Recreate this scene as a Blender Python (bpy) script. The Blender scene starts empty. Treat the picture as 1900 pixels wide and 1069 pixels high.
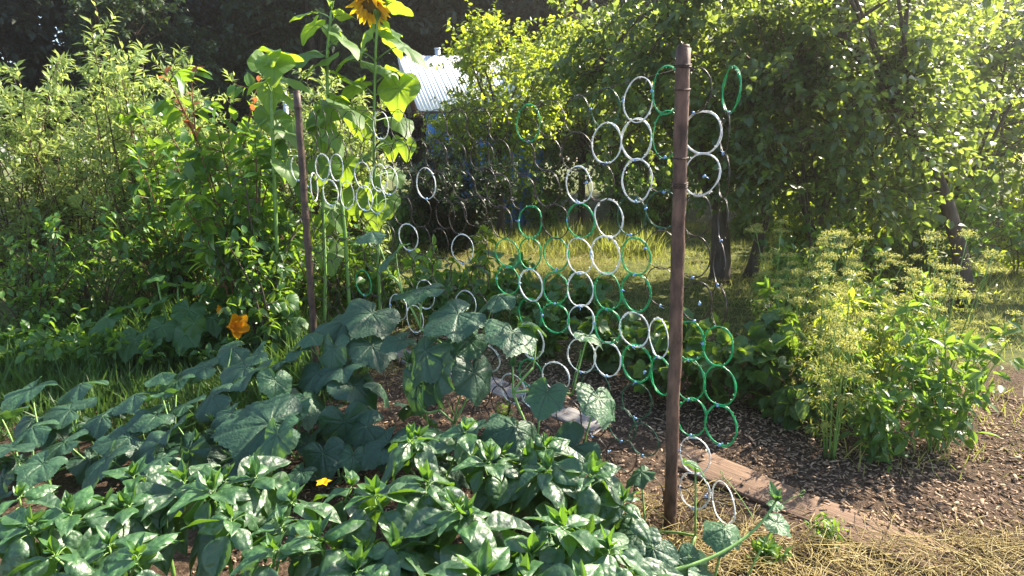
import bpy, math, random
import numpy as np
from mathutils import Vector, Matrix

R = math.radians
PI = math.pi
scene = bpy.context.scene
COL = scene.collection
RNG = np.random.default_rng(11)
random.seed(5)

# ------------------------------------------------------------------ camera geometry
HC, PITCH, F = 1.5, R(12.5), 1146.0
CX, CY = 950.0, 534.5
cp, sp = math.cos(PITCH), math.sin(PITCH)

def ray(px, py):
    a = (px - CX) / F
    b = -(py - CY) / F
    return np.array([a, cp + b * sp, -sp + b * cp])

def at(px, py, Y):
    d = ray(px, py)
    t = Y / d[1]
    return np.array([d[0] * t, Y, HC + d[2] * t])

def ground(px, py, z=0.0):
    d = ray(px, py)
    t = (z - HC) / d[2]
    return np.array([d[0] * t, d[1] * t, z])

# ------------------------------------------------------------------ object helpers
def tag(o, label=None, cat=None, group=None, kind=None):
    if label: o['label'] = label
    if cat: o['category'] = cat
    if group: o['group'] = group
    if kind: o['kind'] = kind
    return o

def empty(name, loc, rz=0.0, scale=1.0):
    o = bpy.data.objects.new(name, None)
    COL.objects.link(o)
    o.location = [float(v) for v in loc]
    o.rotation_euler = (0, 0, rz)
    o.scale = (scale, scale, scale)
    o.empty_display_size = 0.1
    return o

def copy_tree(root, loc, rz, scale, label=None, group=None):
    r = root.copy(); COL.objects.link(r)
    r.location = [float(v) for v in loc]; r.rotation_euler = (0, 0, rz)
    r.scale = (scale, scale, scale) if not hasattr(scale, '__len__') else scale
    if label: r['label'] = label
    if group: r['group'] = group
    for ch in list(root.children):
        c = ch.copy(); COL.objects.link(c); c.parent = r
        for g in list(ch.children):
            d = g.copy(); COL.objects.link(d); d.parent = c
    return r

def unit(a):
    a = np.asarray(a, float)
    return a / (np.linalg.norm(a, axis=-1, keepdims=True) + 1e-9)

class MB:
    """collects geometry for ONE mesh object"""
    def __init__(self):
        self.v = []; self.l = []; self.c = []; self.var = []; self.vein = []; self.n = 0
    def add(self, v, loops, counts, var=0.5, vein=None):
        v = np.asarray(v, float).reshape(-1, 3)
        self.v.append(v); self.l.append(np.asarray(loops, np.int64).ravel() + self.n)
        self.c.append(np.asarray(counts, np.int64).ravel())
        var = np.full(len(v), var) if np.isscalar(var) else np.asarray(var, float)
        self.var.append(var)
        self.vein.append(np.zeros(len(v)) if vein is None else np.asarray(vein, float))
        self.n += len(v)
    def inst(self, T, P, D, N, S, var):
        """copies of leaf template T: y axis along D, z axis near N, size S"""
        P = np.asarray(P, float).reshape(-1, 3); n = len(P)
        if n == 0: return
        D = unit(np.asarray(D, float).reshape(-1, 3)); N = np.asarray(N, float).reshape(-1, 3)
        X = unit(np.cross(D, N)); Z = np.cross(X, D)
        S = np.broadcast_to(np.asarray(S, float), (n,))
        tv = T['v']
        w = (P[:, None, :] + S[:, None, None] * (tv[None, :, 0:1] * X[:, None, :] + tv[None, :, 1:2] * D[:, None, :] + tv[None, :, 2:3] * Z[:, None, :]))
        nv = len(tv)
        lo = (T['l'][None, :] + (np.arange(n) * nv)[:, None]).ravel()
        cnt = np.tile(T['c'], n)
        va = np.repeat(np.broadcast_to(np.asarray(var, float), (n,)), nv)
        self.add(w.reshape(-1, 3), lo, cnt, va, np.tile(T['vein'], n))
    def tube(self, pts, rad, sides=6, var=0.5, closed=False, cap=True):
        pts = np.asarray(pts, float); n = len(pts)
        rad = np.broadcast_to(np.asarray(rad, float), (n,))
        if closed:
            tan = unit(np.roll(pts, -1, 0) - np.roll(pts, 1, 0))
        else:
            tan = unit(np.gradient(pts, axis=0))
        ref = np.array([0.31, 0.17, 0.93]) if abs(tan[:, 2]).mean() < 0.8 else np.array([0.93, 0.31, 0.17])
        a = unit(np.cross(tan, ref)); b = np.cross(tan, a)
        th = np.arange(sides) * 2 * PI / sides
        v = pts[:, None, :] + rad[:, None, None] * (np.cos(th)[None, :, None] * a[:, None, :] + np.sin(th)[None, :, None] * b[:, None, :])
        i = np.arange(n if closed else n - 1)[:, None]; j = np.arange(sides)[None, :]
        i2 = (i + 1) % n; j2 = (j + 1) % sides
        q = np.stack([i * sides + j, i * sides + j2, i2 * sides + j2, i2 * sides + j], -1).reshape(-1, 4)
        lo = q.ravel(); cnt = np.full(len(q), 4)
        if cap and not closed:
            lo = np.concatenate([lo, np.arange(sides)[::-1], (n - 1) * sides + np.arange(sides)])
            cnt = np.concatenate([cnt, [sides, sides]])
        self.add(v.reshape(-1, 3), lo, cnt, var)
    def box(self, c, size, rot=None, var=0.5):
        s = np.asarray(size) / 2
        v = np.array([[x, y, z] for x in (-1, 1) for y in (-1, 1) for z in (-1, 1)]) * s
        if rot is not None: v = v @ np.asarray(rot).T
        f = [0, 1, 3, 2, 4, 6, 7, 5, 0, 4, 5, 1, 2, 3, 7, 6, 0, 2, 6, 4, 1, 5, 7, 3]
        self.add(v + np.asarray(c), f, [4] * 6, var)
    def sphere(self, c, r, var=0.5, nu=10, nv=7, sc=(1, 1, 1)):
        vs = [[0, 0, 1]]
        for i in range(1, nv):
            for j in range(nu):
                t = PI * i / nv; p = 2 * PI * j / nu
                vs.append([math.sin(t) * math.cos(p), math.sin(t) * math.sin(p), math.cos(t)])
        vs.append([0, 0, -1]); vs = np.array(vs)
        lo = []; ct = []
        for j in range(nu):
            lo += [0, 1 + j, 1 + (j + 1) % nu]; ct.append(3)
        for i in range(nv - 2):
            for j in range(nu):
                a = 1 + i * nu + j; b = 1 + i * nu + (j + 1) % nu
                lo += [a, a + nu, b + nu, b]; ct.append(4)
        L = len(vs) - 1
        for j in range(nu):
            lo += [1 + (nv - 2) * nu + (j + 1) % nu, 1 + (nv - 2) * nu + j, L][::1]; ct.append(3)
        self.add(vs * r * np.asarray(sc) + np.asarray(c), lo, ct, var)
    def mesh(self, name, mat, smooth=True):
        v = np.concatenate(self.v); lo = np.concatenate(self.l); c = np.concatenate(self.c)
        me = bpy.data.meshes.new(name)
        me.vertices.add(len(v)); me.vertices.foreach_set('co', v.astype(np.float32).ravel())
        me.loops.add(len(lo)); me.loops.foreach_set('vertex_index', lo.astype(np.int32))
        me.polygons.add(len(c))
        me.polygons.foreach_set('loop_start', np.concatenate([[0], np.cumsum(c)[:-1]]).astype(np.int32))
        if smooth: me.polygons.foreach_set('use_smooth', np.ones(len(c), bool))
        me.update(calc_edges=True)
        a = me.attributes.new('var', 'FLOAT', 'POINT'); a.data.foreach_set('value', np.concatenate(self.var).astype(np.float32))
        a = me.attributes.new('vein', 'FLOAT', 'POINT'); a.data.foreach_set('value', np.concatenate(self.vein).astype(np.float32))
        me.materials.append(mat)
        return me
    def build(self, name, mat, parent=None, smooth=True):
        o = bpy.data.objects.new(name, self.mesh(name, mat, smooth))
        COL.objects.link(o)
        if parent is not None: o.parent = parent
        return o

# ------------------------------------------------------------------ materials
def new_mat(name):
    m = bpy.data.materials.new(name); m.use_nodes = True
    nt = m.node_tree; nt.nodes.clear()
    out = nt.nodes.new('ShaderNodeOutputMaterial')
    return m, nt, out

def rgb(c): return (c[0], c[1], c[2], 1.0)

def mixcol(nt, fac, a, b):
    n = nt.nodes.new('ShaderNodeMix'); n.data_type = 'RGBA'
    for sock, val in ((n.inputs[0], fac), (n.inputs[6], a), (n.inputs[7], b)):
        if isinstance(val, (tuple, list)): sock.default_value = rgb(val)
        elif isinstance(val, (int, float)): sock.default_value = val
        else: nt.links.new(val, sock)
    return n.outputs[2]

def noise_tex(nt, scale, detail=4.0, rough=0.6, coord='Object'):
    tc = nt.nodes.new('ShaderNodeTexCoord'); n = nt.nodes.new('ShaderNodeTexNoise')
    n.inputs['Scale'].default_value = scale; n.inputs['Detail'].default_value = detail
    n.inputs['Roughness'].default_value = rough
    nt.links.new(tc.outputs[coord], n.inputs['Vector'])
    return n.outputs['Fac']

def ramp(nt, fac, stops):
    n = nt.nodes.new('ShaderNodeValToRGB'); e = n.color_ramp.elements
    while len(e) < len(stops): e.new(0.5)
    for k, (p, c) in enumerate(stops):
        e[k].position = p; e[k].color = rgb(c)
    nt.links.new(fac, n.inputs['Fac'])
    return n.outputs['Color']

def leaf_mat(name, dark, light, trans, tw=0.4, rough=0.45, spec=0.5, vein=None, bump=0.0, bscale=90.0, blister=0.0, vscale=60.0):
    m, nt, out = new_mat(name)
    at_ = nt.nodes.new('ShaderNodeAttribute'); at_.attribute_name = 'var'
    col = mixcol(nt, at_.outputs['Fac'], dark, light)
    tcol = mixcol(nt, at_.outputs['Fac'], tuple(x * 0.75 for x in trans), trans)
    ns = noise_tex(nt, 34.0, 3.0)
    col = mixcol(nt, 0.35, col, mixcol(nt, ns, tuple(x * 0.6 for x in dark), tuple(min(1, x * 1.25) for x in light)))
    if vein:
        av = nt.nodes.new('ShaderNodeAttribute'); av.attribute_name = 'vein'
        col = mixcol(nt, av.outputs['Fac'], col, vein)
        tcol = mixcol(nt, av.outputs['Fac'], tcol, tuple(x * 0.55 for x in trans))
    vd = None
    if blister > 0:
        tc = nt.nodes.new('ShaderNodeTexCoord'); vo = nt.nodes.new('ShaderNodeTexVoronoi'); vo.feature = 'SMOOTH_F1'
        nz = nt.nodes.new('ShaderNodeTexNoise'); nz.inputs['Scale'].default_value = 25
        nt.links.new(tc.outputs['Object'], nz.inputs['Vector'])
        wv = nt.nodes.new('ShaderNodeMix'); wv.data_type = 'VECTOR'; wv.inputs[0].default_value = .03
        nt.links.new(tc.outputs['Object'], wv.inputs[4]); nt.links.new(nz.outputs['Color'], wv.inputs[5])
        vo.inputs['Scale'].default_value = vscale; vo.inputs['Smoothness'].default_value = .25
        nt.links.new(wv.outputs[1], vo.inputs['Vector'])
        inv = nt.nodes.new('ShaderNodeMapRange'); nt.links.new(vo.outputs['Distance'], inv.inputs[0])
        inv.inputs[1].default_value = .15; inv.inputs[2].default_value = .75; inv.inputs[3].default_value = 1; inv.inputs[4].default_value = 0
        vd = inv.outputs[0]
        ml = nt.nodes.new('ShaderNodeMapRange'); nt.links.new(vd, ml.inputs[0]); ml.inputs[1].default_value = 0; ml.inputs[2].default_value = .45; ml.inputs[3].default_value = .45; ml.inputs[4].default_value = 0
        col = mixcol(nt, ml.outputs[0], col, vein)
    p = nt.nodes.new('ShaderNodeBsdfPrincipled')
    nt.links.new(col, p.inputs['Base Color'])
    p.inputs['Roughness'].default_value = rough
    p.inputs['Specular IOR Level'].default_value = spec
    t = nt.nodes.new('ShaderNodeBsdfTranslucent'); nt.links.new(tcol, t.inputs['Color'])
    if bump > 0:
        b = nt.nodes.new('ShaderNodeBump'); b.inputs['Strength'].default_value = bump
        b.inputs['Distance'].default_value = 0.004
        nt.links.new(noise_tex(nt, bscale, 2.0), b.inputs['Height'])
        if vd is not None:
            b2 = nt.nodes.new('ShaderNodeBump'); b2.inputs['Strength'].default_value = blister; b2.inputs['Distance'].default_value = .008
            nt.links.new(vd, b2.inputs['Height']); nt.links.new(b2.outputs[0], b.inputs['Normal'])
        nt.links.new(b.outputs['Normal'], p.inputs['Normal'])
    mx = nt.nodes.new('ShaderNodeMixShader'); mx.inputs['Fac'].default_value = tw
    nt.links.new(p.outputs[0], mx.inputs[1]); nt.links.new(t.outputs[0], mx.inputs[2])
    nt.links.new(mx.outputs[0], out.inputs['Surface'])
    return m

def solid_mat(name, a, b, scale=30.0, rough=0.6, spec=0.4, metal=0.0, bump=0.3, stretch=None, usevar=False, detail=5.0):
    m, nt, out = new_mat(name)
    tc = nt.nodes.new('ShaderNodeTexCoord'); mp = nt.nodes.new('ShaderNodeMapping')
    if stretch: mp.inputs['Scale'].default_value = stretch
    nt.links.new(tc.outputs['Object'], mp.inputs['Vector'])
    n = nt.nodes.new('ShaderNodeTexNoise'); n.inputs['Scale'].default_value = scale; n.inputs['Detail'].default_value = detail
    n.inputs['Roughness'].default_value = 0.65
    nt.links.new(mp.outputs[0], n.inputs['Vector'])
    col = ramp(nt, n.outputs['Fac'], [(0.32, a), (0.68, b)])
    if usevar:
        av = nt.nodes.new('ShaderNodeAttribute'); av.attribute_name = 'var'
        col = mixcol(nt, 0.75, col, mixcol(nt, av.outputs['Fac'], a, b))
    p = nt.nodes.new('ShaderNodeBsdfPrincipled')
    nt.links.new(col, p.inputs['Base Color'])
    p.inputs['Roughness'].default_value = rough; p.inputs['Specular IOR Level'].default_value = spec
    p.inputs['Metallic'].default_value = metal
    if bump > 0:
        bn = nt.nodes.new('ShaderNodeBump'); bn.inputs['Strength'].default_value = bump; bn.inputs['Distance'].default_value = 0.01
        nt.links.new(n.outputs['Fac'], bn.inputs['Height']); nt.links.new(bn.outputs['Normal'], p.inputs['Normal'])
    nt.links.new(p.outputs[0], out.inputs['Surface'])
    return m

M = {}
M['pepper'] = leaf_mat('pepper_leaf', (.009, .029, .018), (.047, .145, .027), (.28, .55, .03), .26, .5, 1.0, vein=(.045, .11, .04), bump=.4, bscale=55, blister=.5, vscale=38)
M['cucumber'] = leaf_mat('cucumber_leaf', (.019, .047, .043), (.07, .165, .07), (.20, .42, .05), .24, .48, .45, vein=(.035, .075, .04), bump=.5, bscale=110, blister=.22, vscale=80)  # bluish base colour carries the skylight tint on the leaves
M['squash'] = leaf_mat('squash_leaf', (.03, .085, .02), (.06, .15, .03), (.25, .5, .04), .35, .5, .4, vein=(.09, .17, .07))
M['sunflower'] = leaf_mat('sunflower_leaf', (.06, .13, .035), (.10, .20, .04), (.50, .72, .04), .52, .5, .4, vein=(.14, .22, .08))
M['apple'] = leaf_mat('apple_leaf', (.024, .055, .024), (.055, .11, .032), (.43, .56, .08), .44, .40, .6)
M['plum'] = leaf_mat('plum_leaf', (.05, .11, .02), (.10, .19, .025), (.62, .75, .05), .5, .42, .5)
M['cherry'] = leaf_mat('cherry_leaf', (.022, .075, .02), (.06, .15, .025), (.36, .58, .04), .42, .38, .55)
M['buckthorn'] = leaf_mat('buckthorn_leaf', (.10, .17, .045), (.25, .32, .11), (.55, .68, .16), .45, .45, .5)
M['forest'] = leaf_mat('forest_leaf', (.010, .018, .010), (.022, .036, .016), (.05, .075, .02), .22, .5, .4)  # near-black leaf colour carries the shade lying on the wood
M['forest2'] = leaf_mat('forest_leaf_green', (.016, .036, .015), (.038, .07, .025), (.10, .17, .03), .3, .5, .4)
M['juniper'] = leaf_mat('juniper_leaf', (.010, .026, .012), (.022, .05, .018), (.05, .10, .02), .2, .5, .4)
M['currant'] = leaf_mat('currant_leaf', (.025, .072, .022), (.07, .16, .035), (.38, .58, .05), .42, .42, .5, vein=(.06, .12, .04))
M['raspberry'] = leaf_mat('raspberry_leaf', (.035, .095, .025), (.07, .17, .03), (.36, .58, .05), .40, .45, .5, vein=(.08, .15, .05))
M['herb'] = leaf_mat('herb_leaf', (.10, .15, .03), (.22, .26, .05), (.55, .60, .08), .42, .5, .4)
M['umbel'] = leaf_mat('umbel_flower', (.25, .26, .07), (.45, .42, .12), (.6, .6, .15), .4, .6, .3)
M['redleaf'] = leaf_mat('red_young_leaf', (.20, .05, .03), (.28, .12, .03), (.55, .16, .06), .45, .42, .5)
M['grass'] = leaf_mat('grass_blade', (.05, .12, .02), (.42, .36, .12), (.50, .55, .10), .40, .5, .4)
M['weedgrass'] = leaf_mat('green_grass_blade', (.028, .085, .014), (.10, .16, .04), (.20, .36, .05), .32, .5, .4)
M['straw'] = leaf_mat('straw_stalk', (.24, .17, .06), (.52, .42, .17), (.5, .4, .12), .2, .6, .3)
M['petal'] = leaf_mat('yellow_petal', (.75, .36, .01), (.85, .52, .01), (.9, .6, .02), .45, .5, .3)
M['squashpetal'] = leaf_mat('orange_petal', (.80, .28, .01), (.85, .38, .01), (.9, .45, .01), .45, .5, .3)
M['stem'] = solid_mat('green_stem', (.10, .20, .04), (.18, .30, .07), 40, .5, .4, bump=.1)
M['vine'] = solid_mat('vine_stem', (.13, .25, .06), (.22, .36, .10), 40, .5, .4, bump=.1)
M['redstem'] = solid_mat('red_stem', (.10, .04, .025), (.17, .08, .04), 30, .5, .4, bump=.1)
M['bark'] = solid_mat('bark', (.035, .026, .020), (.12, .095, .075), 14, .85, .2, bump=.9, stretch=(1, 1, .25))
M['twig'] = solid_mat('brown_twig', (.05, .035, .022), (.12, .08, .05), 30, .75, .25, bump=.4)
M['rust'] = solid_mat('rusty_metal', (.040, .022, .017), (.19, .105, .075), 26, .7, .35, metal=.1, bump=.8, stretch=(1, 1, .35))
M['rust_dark'] = solid_mat('dark_rusty_metal', (.034, .021, .016), (.11, .065, .045), 24, .6, .5, metal=.2, bump=.4)
M['tie_iron'] = solid_mat('binding_wire', (.03, .018, .014), (.08, .05, .04), 60, .6, .5, metal=.4, bump=.2)
M['white_pl'] = solid_mat('white_plastic', (.62, .63, .60), (.82, .83, .80), 60, .4, .5, bump=.1)
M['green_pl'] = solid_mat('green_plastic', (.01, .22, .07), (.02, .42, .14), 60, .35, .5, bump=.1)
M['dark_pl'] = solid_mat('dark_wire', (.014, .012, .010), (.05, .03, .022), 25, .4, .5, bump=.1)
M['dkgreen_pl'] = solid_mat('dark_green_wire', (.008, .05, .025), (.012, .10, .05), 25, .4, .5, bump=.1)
M['blue_pl'] = solid_mat('blue_tie', (.12, .28, .55), (.35, .50, .75), 50, .4, .5, bump=.0)
M['wood'] = solid_mat('weathered_plank', (.10, .062, .042), (.24, .155, .105), 9, .8, .2, bump=.5, stretch=(.6, 9, 9))
M['greywood'] = solid_mat('grey_plank', (.16, .145, .14), (.30, .28, .27), 9, .85, .2, bump=.5, stretch=(.6, 9, 9))
M['chip'] = solid_mat('wood_chip', (.050, .031, .020), (.55, .38, .25), 40, .85, .2, bump=.2, usevar=True)
M['roof'] = solid_mat('white_roof_sheet', (.70, .70, .70), (.85, .85, .85), 3, .5, .4, bump=.1)
M['bluewall'] = solid_mat('blue_boards', (.05, .16, .42), (.09, .25, .58), 5, .7, .3, bump=.2)
M['brownboard'] = solid_mat('brown_boards', (.20, .085, .045), (.32, .15, .08), 8, .8, .2, bump=.4)
M['pipe'] = solid_mat('pale_metal_pipe', (.35, .42, .5), (.5, .58, .66), 10, .4, .5, metal=.3, bump=.0)
M['glass'] = solid_mat('dark_window_glass', (.03, .04, .05), (.05, .06, .08), 2, .1, .6, bump=.0)
M['applefruit'] = solid_mat('green_apple_skin', (.22, .30, .06), (.34, .40, .10), 14, .35, .5, bump=.0)
M['seedhead'] = solid_mat('sunflower_disc', (.10, .055, .015), (.22, .13, .03), 90, .8, .2, bump=.6)

# ------------------------------------------------------------------ leaf templates
def T_pack(v, faces, vein=None):
    lo = np.array([i for f in faces for i in f], np.int64)
    return dict(v=np.asarray(v, float), l=lo, c=np.array([len(f) for f in faces], np.int64),
                vein=np.zeros(len(v)) if vein is None else np.asarray(vein, float))

def T_tiny(w=.5, fold=.12, curve=.12):      # four triangles
    v = [[0, 0, 0], [-w / 2, .45, fold], [0, .5, 0], [w / 2, .45, fold], [0, 1, -curve]]
    return T_pack(v, [(0, 2, 1), (0, 3, 2), (1, 2, 4), (2, 3, 4)])

def T_small(w=.5, fold=.10, curve=.22, tipsharp=1.0):
    ts = [.22, .5, .78]; ws = [.78, 1.0, .62]
    v = [[0, 0, 0]]
    for t, k in zip(ts, ws):
        hw = w / 2 * k; z = -curve * t * t
        v += [[-hw, t, z + fold * k], [0, t, z], [hw, t, z + fold * k]]
    v.append([0, 1, -curve])
    f = [(0, 2, 1), (0, 3, 2), (1, 2, 5, 4), (2, 3, 6, 5), (4, 5, 8, 7), (5, 6, 9, 8), (7, 8, 10), (8, 9, 10)]
    return T_pack(v, f)

def T_grid(nl, nw, hw, fold, curve, quilt, nveins=6, slant=.45, wave=0.0, seed=0, tipcurl=0.0):
    r = np.random.default_rng(seed); ph = r.uniform(0, 6.28, 3)
    t = np.linspace(0, 1, nl); s = np.linspace(-1, 1, nw)
    Tt, Ss = np.meshgrid(t, s, indexing='ij')
    W = np.maximum(hw(Tt), .004)
    x = Ss * W; y = Tt.copy()
    q = (Tt - slant * np.abs(Ss) * W * 1.2) * nveins
    fr = np.abs(q - np.round(q))
    puff = np.sin(np.pi * (q - np.floor(q)))
    z = fold * np.abs(x) - curve * Tt ** 2 + quilt * puff * np.clip(np.abs(Ss) * 3, 0, 1) * (1 - np.abs(Ss) ** 4) * np.clip(W * 6, 0, 1)
    z += wave * np.abs(Ss) ** 2 * np.sin(Tt * 9 + ph[0] + np.sign(Ss) * 1.3) - tipcurl * np.abs(Ss) ** 2 * W
    vein = np.maximum(np.exp(-(x / .012) ** 2), .55 * np.exp(-(fr / .10) ** 2) * (np.abs(Ss) < .95))
    v = np.stack([x, y, z], -1).reshape(-1, 3)
    f = [(i * nw + j, i * nw + j + 1, (i + 1) * nw + j + 1, (i + 1) * nw + j) for i in range(nl - 1) for j in range(nw - 1)]
    return T_pack(v, f, vein.ravel())

def T_polar(ctrl, lobes, nr=9, na=97, serr=.075, nserr=26, cup=.10, droop=.22, wave=.06, quilt=.03, seed=0):
    r_ = np.random.default_rng(seed); ph = r_.uniform(0, 6.28, 4)
    th = np.radians(np.linspace(-178, 178, na))
    a = np.abs(np.degrees(th))
    rr = np.interp(a, [c[0] for c in ctrl], [c[1] for c in ctrl])
    k = np.array([.25, .5, .25]); rp = np.pad(rr, 1, mode='edge'); rr = np.convolve(rp, k, 'valid')
    sw = (a / 180 * nserr) % 1.0
    rr = rr * (1 + serr * (np.abs(sw - .5) * 2 - .5)) * (1 + .04 * np.sin(th * 2 + ph[0]))
    rad = np.linspace(0, 1, nr + 1)[1:]
    Rg, Th = np.meshgrid(rad, th, indexing='ij'); RR = Rg * rr[None, :]
    x = np.sin(Th) * RR; y = np.cos(Th) * RR
    dl = np.min(np.abs(Th[..., None] - np.radians(np.array(lobes))), -1)
    q = (RR - .55 * dl * RR) * 7
    fr = np.abs(q - np.round(q)); puff = np.sin(PI * (q - np.floor(q)))
    z = cup * RR - droop * RR ** 2 + wave * Rg ** 2 * np.sin(3 * Th + ph[1]) + .5 * wave * Rg ** 2 * np.sin(7 * Th + ph[2])
    z += quilt * puff * np.clip(dl * 6, 0, 1) + .012 * np.exp(-((dl * RR) / .035) ** 2) * -1.0 * (1 - .5 * Rg)
    vein = np.maximum(np.exp(-(np.sin(dl) * RR / .02) ** 2), .5 * np.exp(-(fr / .12) ** 2))
    v = np.concatenate([[[0, 0, 0]], np.stack([x, y, z], -1).reshape(-1, 3)])
    vein = np.concatenate([[1], vein.ravel()])
    f = [(0, 1 + j + 1, 1 + j) for j in range(na - 1)]
    f += [(1 + i * na + j, 1 + i * na + j + 1, 1 + (i + 1) * na + j + 1, 1 + (i + 1) * na + j) for i in range(nr - 1) for j in range(na - 1)]
    return T_pack(v, f, vein)

hw_pep = lambda t: .36 * np.sin(PI * np.clip(t, 0, 1) ** .72) ** .95 * (1 - .25 * t)
TP = [T_grid(23, 11, hw_pep, f, c, q, 7, .5, w, s, k) for s, (f, c, q, w, k) in enumerate(
    [(.35, .25, .028, .03, .1), (.10, .40, .032, .035, .35), (.5, .12, .026, .03, .0), (.05, .55, .034, .04, .5)])]
TPY = T_grid(13, 7, lambda t: .20 * np.sin(PI * t ** .8), .6, -.15, .01, 5, .5, .01, 9)
cuc = [(0, 1.06), (10, .93), (30, .76), (52, .84), (72, .72), (92, .72), (108, .78), (132, .74), (152, .64), (168, .38), (180, .10)]
TC = [T_polar(cuc, [0, 52, -52, 108, -108, 150, -150], cup=c, droop=d, wave=w, seed=s) for s, (c, d, w) in enumerate(
    [(.10, .34, .07), (.30, .45, .09), (-.05, .38, .11), (.40, .65, .08), (-.25, .25, .08)])]
sun_c = [(0, 1.0), (12, .82), (28, .66), (50, .60), (80, .60), (110, .60), (140, .55), (160, .42), (172, .22), (180, .10)]
TS = [T_polar(sun_c, [0, 32, -32, 75, -75, 130, -130], nr=7, na=65, serr=.03, nserr=30, cup=c, droop=d, wave=w, quilt=.01, seed=20 + s)
      for s, (c, d, w) in enumerate([(.08, .30, .05), (.3, .45, .06), (-.1, .25, .07)])]
cur_c = [(0, 1.0), (22, .70), (30, .64), (52, .84), (72, .60), (92, .62), (112, .58), (150, .42), (170, .25), (180, .1)]
TCUR = T_polar(cur_c, [0, 52, -52, 110, -110], nr=4, na=41, serr=.10, nserr=14, cup=.1, droop=.25, wave=.06, quilt=.015, seed=40)
TRASP = T_grid(13, 7, lambda t: .30 * np.sin(PI * t ** .75) ** .9, .3, .25, .02, 7, .6, .02, 5)
T4 = T_tiny(.5); T4N = T_tiny(.30, .04, .15); T4W = T_tiny(.62, .10, .2); TSM = T_small(.55); TSMW = T_small(.62, .08, .3)
TNEEDLE = T_tiny(.34, .03, .05)
TDILL = T_tiny(.22, .02, .2)

# ------------------------------------------------------------------ plant builders
UP = np.array([0, 0, 1.0])
def bez(a, b, lift=0.0, n=7, jit=0.0, rng=RNG, ctrl=None):
    a = np.asarray(a, float); b = np.asarray(b, float)
    c = (a + b) / 2 + np.array([0, 0, lift]) + (rng.normal(0, jit, 3) if jit else 0) if ctrl is None else np.asarray(ctrl)
    t = np.linspace(0, 1, n)[:, None]
    return (1 - t) ** 2 * a + 2 * t * (1 - t) * c + t ** 2 * b

def rdirs(rng, n):
    return unit(rng.normal(size=(n, 3)))

class Leaves:
    def __init__(self): self.P = []; self.D = []; self.N = []; self.S = []; self.V = []
    def put(self, P, D, N, S, V):
        self.P.append(np.reshape(P, (-1, 3))); self.D.append(np.reshape(D, (-1, 3))); self.N.append(np.reshape(N, (-1, 3)))
        self.S.append(np.ravel(S)); self.V.append(np.ravel(V))
    def cat(self):
        return [np.concatenate(x) for x in (self.P, self.D, self.N, self.S, self.V)]

def leafy_twig(L, rng, a, d, length, n, size, droop, var, spread=1.0, start=.1, upn=1.0):
    """n leaves alternating along a twig from a in direction d"""
    t = np.linspace(start, 1, n)[:, None] + rng.normal(0, .03, (n, 1))
    d = unit(d); P = a + d * length * t - UP * (droop * length * .35) * t ** 2
    side = rdirs(rng, n); side -= (side @ d)[:, None] * d
    D = unit(d * .55 + unit(side) * spread - UP * droop)
    N = UP * upn + rdirs(rng, n) * .75
    L.put(P, D, N, size * rng.uniform(.65, 1.15, n), np.clip(var + rng.normal(0, .18, n), 0, 1))
    return P[-1]

def make_tree(name, label, cat, loc, th, tr, crown, ncl, ntw, lpt, T, size, mat, seed, group=None, droop=.35,
              twlen=.42, bark='bark', lean=(0, 0), nlimb=8, limb_r=.35, fork=None, holes=.0, sides=9):
    rng = np.random.default_rng(seed)
    rx, ry, rz, cz = crown
    root = empty(name, loc); tag(root, label, cat, group)
    tb = MB(); top = np.array([lean[0], lean[1], th])
    pts = bez([0, 0, -.05], top, 0, 9, 0, rng, ctrl=[lean[0] * .2 + rng.normal(0, .06), lean[1] * .2, th * .55])
    rad = np.linspace(tr * 1.12, tr * .62, 9); rad[0] *= 1.3
    tb.tube(pts, rad, sides)
    samples = [pts[-3:]]
    C = np.array([lean[0], lean[1], cz])
    for k in range(nlimb):
        a = pts[rng.integers(5, 9)]
        ang = 2 * PI * (k + rng.uniform(-.3, .3)) / nlimb
        el = rng.uniform(-.1, 1.0)
        e = C + np.array([math.cos(ang) * rx * math.cos(el), math.sin(ang) * ry * math.cos(el), rz * math.sin(el)]) * rng.uniform(.6, .82)
        b = bez(a, e, .25 * rz, 9, .12 * rx, rng)
        tb.tube(b, np.linspace(tr * limb_r * 1.3, tr * .10, 9), 6); samples.append(b[2:])
    S = np.concatenate(samples)
    L = Leaves(); bb = MB()
    holec = C + rdirs(rng, 5) * np.array([rx, ry, rz]) * .75
    for k in range(ncl):
        d = rdirs(rng, 1)[0]
        if d[2] < -.75: d[2] *= -.5
        c = C + d * np.array([rx, ry, rz]) * rng.uniform(.35, 1.0) ** .6
        if holes > 0 and np.min(np.linalg.norm((holec - c) / np.array([rx, ry, rz]), axis=1)) < holes: continue
        if c[2] < .25: c[2] = .25 + rng.uniform(0, .3)
        i = np.argmin(np.linalg.norm(S - c, axis=1))
        b = bez(S[i], c, .1, 6, .06 * rx, rng)
        bb.tube(b, np.linspace(max(.006, tr * .12), .003, 6), 4, cap=False)
        v = rng.uniform(.1, .9)
        for q in range(ntw):
            dd = unit(unit(c - C) * .6 + rdirs(rng, 1)[0] + UP * .1)
            st = b[rng.integers(2, 6)]
            e = leafy_twig(L, rng, st, dd, twlen * rng.uniform(.6, 1.3), lpt, size, droop, v)
            bb.tube([st, (st + e) / 2 + UP * .01, e], [.004, .003, .0015], 3, cap=False)
    tb.build('trunk', M[bark], root)
    bb.build('branches', M['twig'], root)
    lb = MB(); lb.inst(T, *L.cat()); lb.build('crown', M[mat], root)
    return root

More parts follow.
